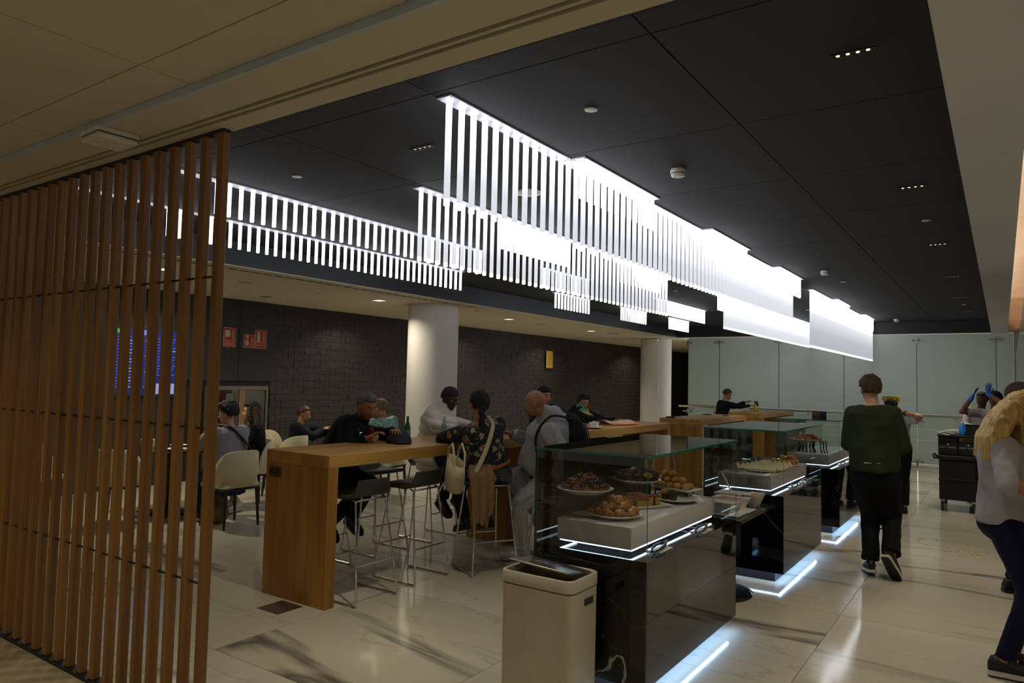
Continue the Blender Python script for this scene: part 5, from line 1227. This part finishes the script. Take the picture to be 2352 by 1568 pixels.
# floral woman
m_flo = bpy.data.materials.new('floral_print'); m_flo.use_nodes = True; n, l = nt(m_flo); b = n['Principled BSDF']; b.inputs['Roughness'].default_value = .8
tc = n.new('ShaderNodeTexCoord'); nz = n.new('ShaderNodeTexNoise'); nz.inputs['Scale'].default_value = 30; mxv = n.new('ShaderNodeMix'); mxv.data_type = 'VECTOR'; mxv.inputs[0].default_value = .06
l.new(tc.outputs['Object'], nz.inputs['Vector']); l.new(tc.outputs['Object'], mxv.inputs['A']); l.new(nz.outputs['Color'], mxv.inputs['B'])
def flowers(scale, ramp, thr):
    v = n.new('ShaderNodeTexVoronoi'); v.inputs['Scale'].default_value = scale; v.inputs['Randomness'].default_value = .9; l.new(mxv.outputs['Result'] if 'Result' in mxv.outputs else mxv.outputs[1], v.inputs['Vector'])
    r = n.new('ShaderNodeValToRGB'); r.color_ramp.interpolation = 'CONSTANT'; els = r.color_ramp.elements
    els[0].position = 0; els[0].color = rgb(ramp[0]); els[1].position = thr * .35; els[1].color = rgb(ramp[1])
    e = els.new(thr * .7); e.color = rgb(ramp[2]); l.new(v.outputs['Distance'], r.inputs[0])
    m_ = n.new('ShaderNodeMath'); m_.operation = 'LESS_THAN'; m_.inputs[1].default_value = thr; l.new(v.outputs['Distance'], m_.inputs[0])
    sp2 = n.new('ShaderNodeSeparateColor'); l.new(v.outputs['Color'], sp2.inputs[0]); g_ = n.new('ShaderNodeMath'); g_.operation = 'GREATER_THAN'; g_.inputs[1].default_value = .35; l.new(sp2.outputs[0], g_.inputs[0])
    k_ = n.new('ShaderNodeMath'); k_.operation = 'MULTIPLY'; l.new(m_.outputs[0], k_.inputs[0]); l.new(g_.outputs[0], k_.inputs[1]); return r.outputs[0], k_.outputs[0]
c1, f1 = flowers(8.5, ('#b98a3a', '#6d3120', '#a5724a'), .36); c2, f2 = flowers(19, ('#4a4326', '#b9a576', '#8f8262'), .40); c3, f3 = flowers(32, ('#20303a', '#2e4038', '#46523a'), .36)
prev = None
for c_, f_ in ((c3, f3), (c2, f2), (c1, f1)):
    x = n.new('ShaderNodeMix'); x.data_type = 'RGBA'; l.new(f_, x.inputs['Factor']); l.new(c_, x.inputs['B'])
    if prev is None: x.inputs['A'].default_value = rgb('#14181c')
    else: l.new(prev, x.inputs['A'])
    prev = x.outputs['Result']
l.new(prev, b.inputs['Base Color'])
p = person('woman in a dark floral blouse on a bar stool with her back turned', 152, (-3.64, 4.97, .82), (-3.68, 4.88, 1.255), hf=140, hp=-.05, Hd=(-3.69, 4.885, 1.395), aL=((-3.95, 4.55, 1.08), (-4.12, 5.02, 1.10)), aR=((-3.65, 5.35, 1.02), (-4.0, 5.30, 1.10)),
    lL=((-4.2, 5.1, .76), (-3.96, 5.06, .36), (-.8, .4, -.25)), lR=((-4.1, 5.3, .76), (-3.86, 5.27, .36), (-.8, .4, -.25)), fw=1.08, fd=1.05, k=.97,
    top=dict(mat=m_flo, name='blouse', add=.026, hem=-.16, amp=.009, r=1.12), bot=dict(mat=c_blk), hair=(h_dark, .014, .3, -.6), shoes=(m_shoe_b, m_shoe_b), skin_='tan')
C, M3 = p['C'], p['M3']; br = MB(); hair_y = -.105
for q in range(7): br.ell(C + M3 @ V(.006 * (-1) ** q, hair_y - .012 * math.sin(q * .5), -.03 - .035 * q), (.034 - .002 * q, .028 - .002 * q, .03), 12, 8, M3)
JOBS.append((br, .006, 2, 'braid', [h_dark], p['root'], strands(.003)))
MB().tube([C + M3 @ V(-.078, .02, .07), C + M3 @ V(-.07, -.02, .118), C + M3 @ V(-.03, -.025, .132), C + M3 @ V(.03, -.025, .132), C + M3 @ V(.07, -.02, .118), C + M3 @ V(.078, .02, .07)], .0035, 8).build('glasses_on_head', M('amber_frame', '#8a6236', .2), p['root'])
MB().tube([p['P'] + p['RS'] * (.186 * math.cos(a)) + p['FW'] * (.145 * math.sin(a)) + V(0, 0, .06) for a in [2 * PI * j / 24 for j in range(25)]], .016, 8, flat=1.0).build('belt', M('rust_belt', '#8c4a2a', .6), p['root'])
bk = -p['FW']; m_bag = M('cream_bag_leather', '#c2b58e', .5, bump=(150, .1))
MB().tube(cr([p['N'] + p['RS'] * .08 + V(0, 0, .03), p['N'] + p['RS'] * .07 + bk * .12 + V(0, 0, -.04), p['N'] - p['RS'] * .02 + bk * .178 + V(0, 0, -.22), p['N'] - p['RS'] * .14 + bk * .18 + V(0, 0, -.43)]), .019, 8, flat=.3).build('bag_strap', m_bag, p['root'])
# bucket handbag and camel coat hanging on her stool
bc = V(-3.66, 4.53, .745); t = thing('handbag', 'cream leather bucket handbag hanging beside the floral blouse', 'handbag', bc, math.radians(-35)); t.rotation_euler = (0, .2, math.radians(-35)); t.scale = (1.15, 1.0, 1.0)
MB().loft([[(a * math.cos(x), b_ * math.sin(x), z) for x in [2 * PI * j / 20 for j in range(20)]] for z, a, b_ in ((-.02, .10, .065), (.0, .115, .075), (.12, .14, .07), (.22, .165, .05), (.215, .155, .042), (.12, .13, .06))]).build('body', m_bag, t)
for s in (-1, 1): MB().tube([(-.09, .04 * s, .20), (-.07, .045 * s, .30), (0, .04 * s, .36), (.07, .045 * s, .30), (.09, .04 * s, .20)], .009, 8).build('handle', m_bag, t)
MB().box(-.02, .02, -.08, -.076, -.02, .02).build('tag', m_white, t)
MB().tube([(-.1, -.05, -.0), (-.14, -.07, -.09), (-.17, -.08, -.15)], .012, 8, flat=.3).build('hanging_strap', m_white, t)
t = thing('camel_coat', 'camel brown coat draped over the back of the woman\'s stool', 'coat', (-3.57, 4.80, 0)); g = MB(); ax = V(math.cos(math.radians(60)), math.sin(math.radians(60)), 0); nx = V(math.sin(math.radians(60)), -math.cos(math.radians(60)), 0)
for q in range(11):
    u = -.11 + .165 * q / 10; low = .36 + .16 * abs(math.sin(q * 1.1 + .4)); off = .016 * math.sin(q * 1.3)
    g.tube([ax * u - nx * .03 + V(0, 0, .80), ax * u + V(0, 0, .895), ax * (u * 1.05) + nx * (.05 + off) + V(0, 0, .82), ax * (u * .95) + nx * (.07 + off) + V(0, 0, .62), ax * (u * .9) + nx * (.06 + off) + V(0, 0, low)], [.02, .022, .026, .024, .016], 8)
JOBS.append((g, .009, 3, 'cloth', [cloth('camel_wool', '#8b6a46')], t, fold(.006, 10, .3)))
# man in the grey tracksuit
c_trk = cloth('grey_tracksuit', '#b4b4b1'); m_str = M('white_stripe', '#c9c8c4', .7, var=False)
p = person('large man in a grey tracksuit with white stripes and a black backpack', 215, (-3.37, 5.66, .80), (-3.40, 5.50, 1.285), hf=200, hp=-.08, Hd=(-3.45, 5.385, 1.415), aR=((-3.62, 5.78, 1.12), (-3.81, 5.53, 1.115)), aL=((-3.02, 5.30, 1.02), (-3.30, 5.36, .85)),
    lL=((-3.6, 5.25, .6), (-3.575, 5.42, .095), (-.75, -.6, 0)), lR=((-3.85, 5.5, .8), (-3.52, 5.60, .40), (.55, .2, .25)), fw=1.42, fd=1.75, belly=.17, sh=.235, bend=.05, k=1.02,
    top=dict(mat=c_trk, name='hoodie', add=.028, hem=-.05, amp=.010, r=1.3, hood=True), bot=dict(mat=c_trk, r=1.25, hem=.07, amp=.009, name='track_trousers'), shoes=(m_shoe_w, M('red_white_sole', '#b5a79c', .6)), skin_='tan', curl=(.6, .5))
A = p['arms']; L_ = p['legs']; out = V(.45, -.85, .1)
stripes(p['root'], [A[-1][0] + V(0, 0, .04), A[-1][0].lerp(A[-1][1], .5), A[-1][1], A[-1][2]], [.088, .082, .072, .056], out, m_str, 'sleeve_stripe')
stripes(p['root'], [A[1][0], A[1][1], A[1][2]], [.088, .072, .056], V(-.2, -.9, .5), m_str, 'sleeve_stripe')
stripes(p['root'], [L_[-1][0], L_[-1][0].lerp(L_[-1][1], .45), L_[-1][1], L_[-1][1].lerp(L_[-1][2], .4), L_[-1][2]], [.132, .114, .088, .083, .072], V(.5, -.85, 0), m_str, 'leg_stripe')
lg = L_[-1][0].lerp(L_[-1][1], .45) + V(-.40, -.90, .1).normalized() * .122
for q in range(3): MB().add([lg + V(.016 * (q - 1) - .006, 0, -.018), lg + V(.016 * (q - 1) + .006, 0, -.018), lg + V(.016 * (q - 1) + .006, 0, -.008 + .009 * q), lg + V(.016 * (q - 1) - .006, 0, -.014 + .009 * q)], [(0, 1, 2, 3)]).build('emblem_bar', m_str, p['root'])
MB().tube([A[1][2].lerp(A[1][1], .05), A[1][2].lerp(A[1][1], .11)], [.034, .036], 14).build('bracelet', m_black, p['root'])
bp = thing('backpack', 'black backpack on the back of the man in the grey tracksuit', 'backpack', (p['O'].x, p['O'].y, 0)); bo = p['O'] * 0
c_bp = cloth('black_nylon', '#202227', bump=(400, .1)); g = MB(); B0 = p['N'] - p['FW'] * .27 + V(0, 0, -.24); Mb = Matrix((p['RS'], -p['FW'], p['up'])).transposed()
g.ell(B0, (.165, .115, .235), 18, 14, Mb); g.ell(B0 + p['up'] * -.10 - p['FW'] * .05, (.15, .09, .13), 16, 12, Mb); g.ell(B0 + p['up'] * -.16, (.16, .10, .08), 16, 12, Mb)
JOBS.append((g, .01, 2, 'pack', [c_bp], bp, fold(.006, 9, 1.0)))
for s in (-1, 1): MB().tube(cr([B0 + p['RS'] * .09 * s + p['up'] * .20, p['S'][s] - p['RS'] * .06 * s + V(0, 0, .10) - p['FW'] * .10, p['S'][s] - p['RS'] * .05 * s + V(0, 0, .118), p['S'][s] - p['RS'] * .04 * s + p['FW'] * .105 + V(0, 0, .03), p['S'][s] - p['RS'] * .02 * s + p['FW'] * .125 + V(0, 0, -.10), p['S'][s] + p['FW'] * .06 + V(0, 0, -.22), B0 + p['RS'] * .15 * s - p['up'] * .12]), .02, 8, flat=.5).build('shoulder_strap', c_bp, bp)
for q in (-1, 1): MB().tube([B0 + p['RS'] * .06 * q - p['FW'] * .118 + p['up'] * .14, B0 + p['RS'] * .075 * q - p['FW'] * .125, B0 + p['RS'] * .06 * q - p['FW'] * .125 - p['up'] * .14], .005, 6).build('zip', M('zip_grey', '#3d4046', .4), bp)
# --- second bar table
c_brn = cloth('brown_jacket', '#2f2019')
person('person with a dark hat and brown jacket behind the man in grey', 0, (-4.92, 7.75, .80), (-4.86, 7.74, 1.28), hf=-20, Hd=(-4.84, 7.79, 1.41), aR=((-4.7, 7.15, 1.05), (-4.42, 7.40, 1.10)), aL=((-4.6, 8.1, 1.05), (-4.40, 7.85, 1.10)), lL=((-4.4, 7.9, .8), (-4.58, 7.85, .4), (1, 0, -.2)), lR=((-4.4, 7.6, .8), (-4.58, 7.62, .4), (1, 0, -.2)),
    top=dict(mat=c_brn, name='jacket', r=1.1), bot=dict(mat=c_blk), hair=(M('black_cap', '#0c0c0d', .8), .016, .22, -.2, 'hat', .001), shoes=(m_shoe_b, m_shoe_b), skin_='tan')
stool(-4.92, 7.75, PI, 'bar stool under the person with the dark hat')
m_sc = two_tone('green_yellow_scarf', '#3f9a74', '#d0b23c', 9, (1, 1, .6), .8, pos=(.45, .55), rand=False)
p = person('dark haired woman with a green and yellow patterned scarf', -20, (-4.95, 8.85, .80), (-4.90, 8.88, 1.20), hf=-30, hp=-.2, Hd=(-4.87, 8.89, 1.315), k=.92, aR=((-4.65, 8.5, 1.0), (-4.42, 8.65, 1.09)), aL=((-4.6, 9.2, 1.0), (-4.42, 9.0, 1.09)), lL=((-4.4, 9, .8), (-4.58, 8.95, .4), (1, 0, -.2)), lR=((-4.4, 8.8, .8), (-4.58, 8.75, .4), (1, 0, -.2)),
    top=dict(mat=c_navyblk, name='jacket', add=.035, r=1.2, hood=True), bot=dict(mat=c_blk), hair=(h_dark, .018, .3, -.75), shoes=(m_shoe_b, m_shoe_b), skin_='tan')
g = MB(); torso(g, p['P'], p['N'], p['RS'], V(0, 0, 0), 1.0, 1.0, .0, .42, 1.0, .055, p['FW']); limb(g, [p['N'] - V(0, 0, .02), p['N'] + V(0, 0, .03)], [.11, .09]); JOBS.append((g, .012, 3, 'scarf', [m_sc], p['root'], fold(.012, 8)))
t = thing('grey_coat', 'crumpled grey coat on a chair behind the newspaper table', 'coat', (-5.15, 9.45, 0)); g = MB()
for q in range(5): g.ell((.06 * math.sin(q * 2), -.16 + .08 * q, 1.08 + .03 * math.cos(q * 1.7)), (.10, .08, .09), 12, 8)
for q in range(4): g.tube([(.02, -.14 + .09 * q, 1.06), (.03, -.14 + .09 * q, .80), (.02, -.13 + .085 * q, .62)], [.07, .06, .03], 8)
JOBS.append((g, .012, 2, 'cloth', [cloth('grey_wool', '#5c5852')], t, fold(.014, 12, .6)))
stool(-5.15, 9.45, PI, 'bar stool holding the crumpled grey coat')
# --- farthest table
p = person('man in black eating with both hands raised at the farthest bar table', 40, (-5.02, 15.35, .82), (-4.97, 15.40, 1.26), hf=45, hp=-.35, Hd=(-4.93, 15.45, 1.395), aL=((-4.8, 15.7, 1.05), (-4.62, 15.75, 1.24)), aR=((-4.65, 15.2, 1.05), (-4.52, 15.72, 1.17)), lL=((-4.4, 15.6, .8), (-4.58, 15.55, .4), (1, .3, -.2)), lR=((-4.4, 15.4, .8), (-4.58, 15.35, .4), (1, .3, -.2)), bend=.04,
    top=dict(mat=c_navyblk, name='sweater', add=.03), bot=dict(mat=c_blk), hair=(h_brown, .012, .3, -.4), shoes=(m_shoe_b, m_shoe_b), skin_='tan', curl=(.8, .7))
tag(MB().rbox((0, 0, 0), (.075, .008, .15), .003, 1, rot=Matrix.Rotation(.7, 3, 'X')).build('phone', m_black, None, (-4.42, 15.85, 1.21)), 'dark phone in the raised hand of the man in black', 'phone')
# --- seating along the relief wall
c_gsh = cloth('grey_marl_shirt', '#8c8a90')
p = person('curly haired man in a grey shirt with a black crossbody strap, back turned', 190, (-6.93, 4.70, .50), (-6.97, 4.70, 1.035), hf=205, hp=-.1, Hd=(-7.0, 4.695, 1.175), aL=((-7.1, 4.35, .75), (-7.42, 4.55, .78)), aR=((-7.05, 5.05, .75), (-7.42, 4.85, .78)), lL=((-7.4, 4.55, .55), (-7.30, 4.58, .09), (-1, 0, 0)), lR=((-7.4, 4.85, .55), (-7.30, 4.82, .09), (-1, 0, 0)), fw=1.2, fd=1.15, sh=.19, bend=.04, belly=.04,
    top=dict(mat=c_gsh, add=.03, r=1.25, amp=.009), bot=dict(mat=cloth('blue_denim', '#22344f')), hair=(h_dark, .026, .3, -.45, 'hair', .012), shoes=(m_shoe_b, m_sole), skin_='fair')
MB().tube(cr([p['N'] - p['RS'] * .10 + p['FW'] * .05 + V(0, 0, .03), p['N'] - p['RS'] * .08 - p['FW'] * .13 + V(0, 0, -.01), p['N'] - p['FW'] * .205 + V(0, 0, -.17) + p['RS'] * .05, p['N'] - p['FW'] * .185 + V(0, 0, -.31) + p['RS'] * .17, p['N'] - p['FW'] * .08 + V(0, 0, -.42) + p['RS'] * .24]), .024, 8, flat=.45).build('crossbody_strap', m_black, p['root'])
t = thing('cloth_bag', 'khaki cloth bag on the floor under the grey shirted man\'s chair', 'bag', (-7.0, 4.62, 0)); g = MB(); g.ell((0, 0, .13), (.13, .12, .135), 14, 10); g.ell((.02, .03, .25), (.08, .06, .07), 12, 8); JOBS.append((g, .01, 2, 'sack', [cloth('khaki', '#6b5f3c')], t, fold(.02, 10, .8)))
c_pur = cloth('purple_pleats', '#1e1230', var=(50, .3, (1, 1, .05)))
p = person('woman in a black top and pleated purple skirt facing the grey shirted man', 222, (-7.55, 5.50, .52), (-7.60, 5.45, 1.015), hf=232, Hd=(-7.60, 5.42, 1.155), aL=((-7.35, 5.2, .78), (-7.62, 5.12, .80)), aR=((-7.9, 5.5, .78), (-7.75, 5.15, .80)), lL=((-7.6, 5.0, .55), (-7.45, 5.18, .09), (.3, -.9, 0)), lR=((-7.9, 5.15, .55), (-7.66, 5.28, .09), (-.1, -.9, 0)), fw=1.05, k=.96,
    top=dict(mat=cloth('black_knit', '#0f0e10'), name='top', neck=.93, r=1.05), bot=dict(mat=c_pur, skirt=.72, name='skirt', amp=.004), hair=(h_dark, .02, .3, -.85), shoes=(m_shoe_w, m_sole), skin_='fair')
C, M3 = p['C'], p['M3']; hb = MB()
for x in (-.07, -.035, 0, .035, .07): hb.tube([C + M3 @ V(x, -.05, .06), C + M3 @ V(x * 1.2, -.085, -.06), C + M3 @ V(x * 1.5, -.08, -.16), C + M3 @ V(x * 1.5, -.085, -.23)], [.04, .045, .042, .02], 10)
for q in (-1, 1): hb.tube([C + M3 @ V(.06 * q, .02, .06), C + M3 @ V(.088 * q, .01, -.05), C + M3 @ V(.09 * q, -.01, -.17)], [.03, .035, .018], 10)
JOBS.append((hb, .0075, 2, 'long_hair', [h_brown], p['root'], strands(.006, 45, .15)))
c_nv = cloth('navy_sweater', '#131722')
person('person in a navy sweater reaching to the right by the relief wall', 32, (-8.55, 6.86, .50), (-8.52, 6.93, .915), hf=40, hp=-.2, Hd=(-8.49, 6.96, 1.045), aL=((-8.3, 7.2, .75), (-8.2, 7.42, .82)), aR=((-8.3, 6.7, .72), (-8.28, 7.15, .82)), lL=((-8.1, 7.2, .55), (-8.2, 7.2, .09), (.8, .4, 0)), lR=((-8.1, 6.95, .55), (-8.2, 6.95, .09), (.8, .4, 0)), k=.95,
    top=dict(mat=c_nv, name='sweater', add=.032, r=1.15), bot=dict(mat=c_blk), hair=(M('hair_auburn', '#4a2314', .5), .012, .3, -.45), shoes=(m_shoe_b, m_sole), skin_='tan', curl=(.6, .5))
m_teal = two_tone('teal_print', '#4f8f8c', '#a8b09a', 45, (1, 1, 1), .8, pos=(.48, .54), rand=False)
person('person in a teal patterned short-sleeved shirt behind the dark coat', 175, (-6.97, 7.12, .50), (-7.0, 7.08, 1.06), hf=178, Hd=(-7.0, 7.03, 1.19), aL=((-7.1, 6.8, .8), (-7.4, 6.95, .80)), aR=((-6.95, 7.35, .82), (-7.32, 7.36, .80)), lL=((-7.4, 7.0, .55), (-7.34, 7.02, .09), (-1, 0, 0)), lR=((-7.4, 7.25, .55), (-7.34, 7.25, .09), (-1, 0, 0)),
    top=dict(mat=m_teal, name='shirt', sleeve=.42, r=1.15), bot=dict(mat=c_blk), hair=(h_lb, .014, .3, -.5), shoes=(m_shoe_b, m_sole), skin_='tan')
finish_jobs()
# lettering as plain meshes
bpy.context.view_layer.update(); dg = bpy.context.evaluated_depsgraph_get()
for o in [o for o in bpy.data.objects if o.type == 'FONT']:
    me = bpy.data.meshes.new_from_object(o.evaluated_get(dg)); n_ = ob('lettering', me, o.parent, o.location, 0, tuple(o.rotation_euler)); bpy.data.objects.remove(o)
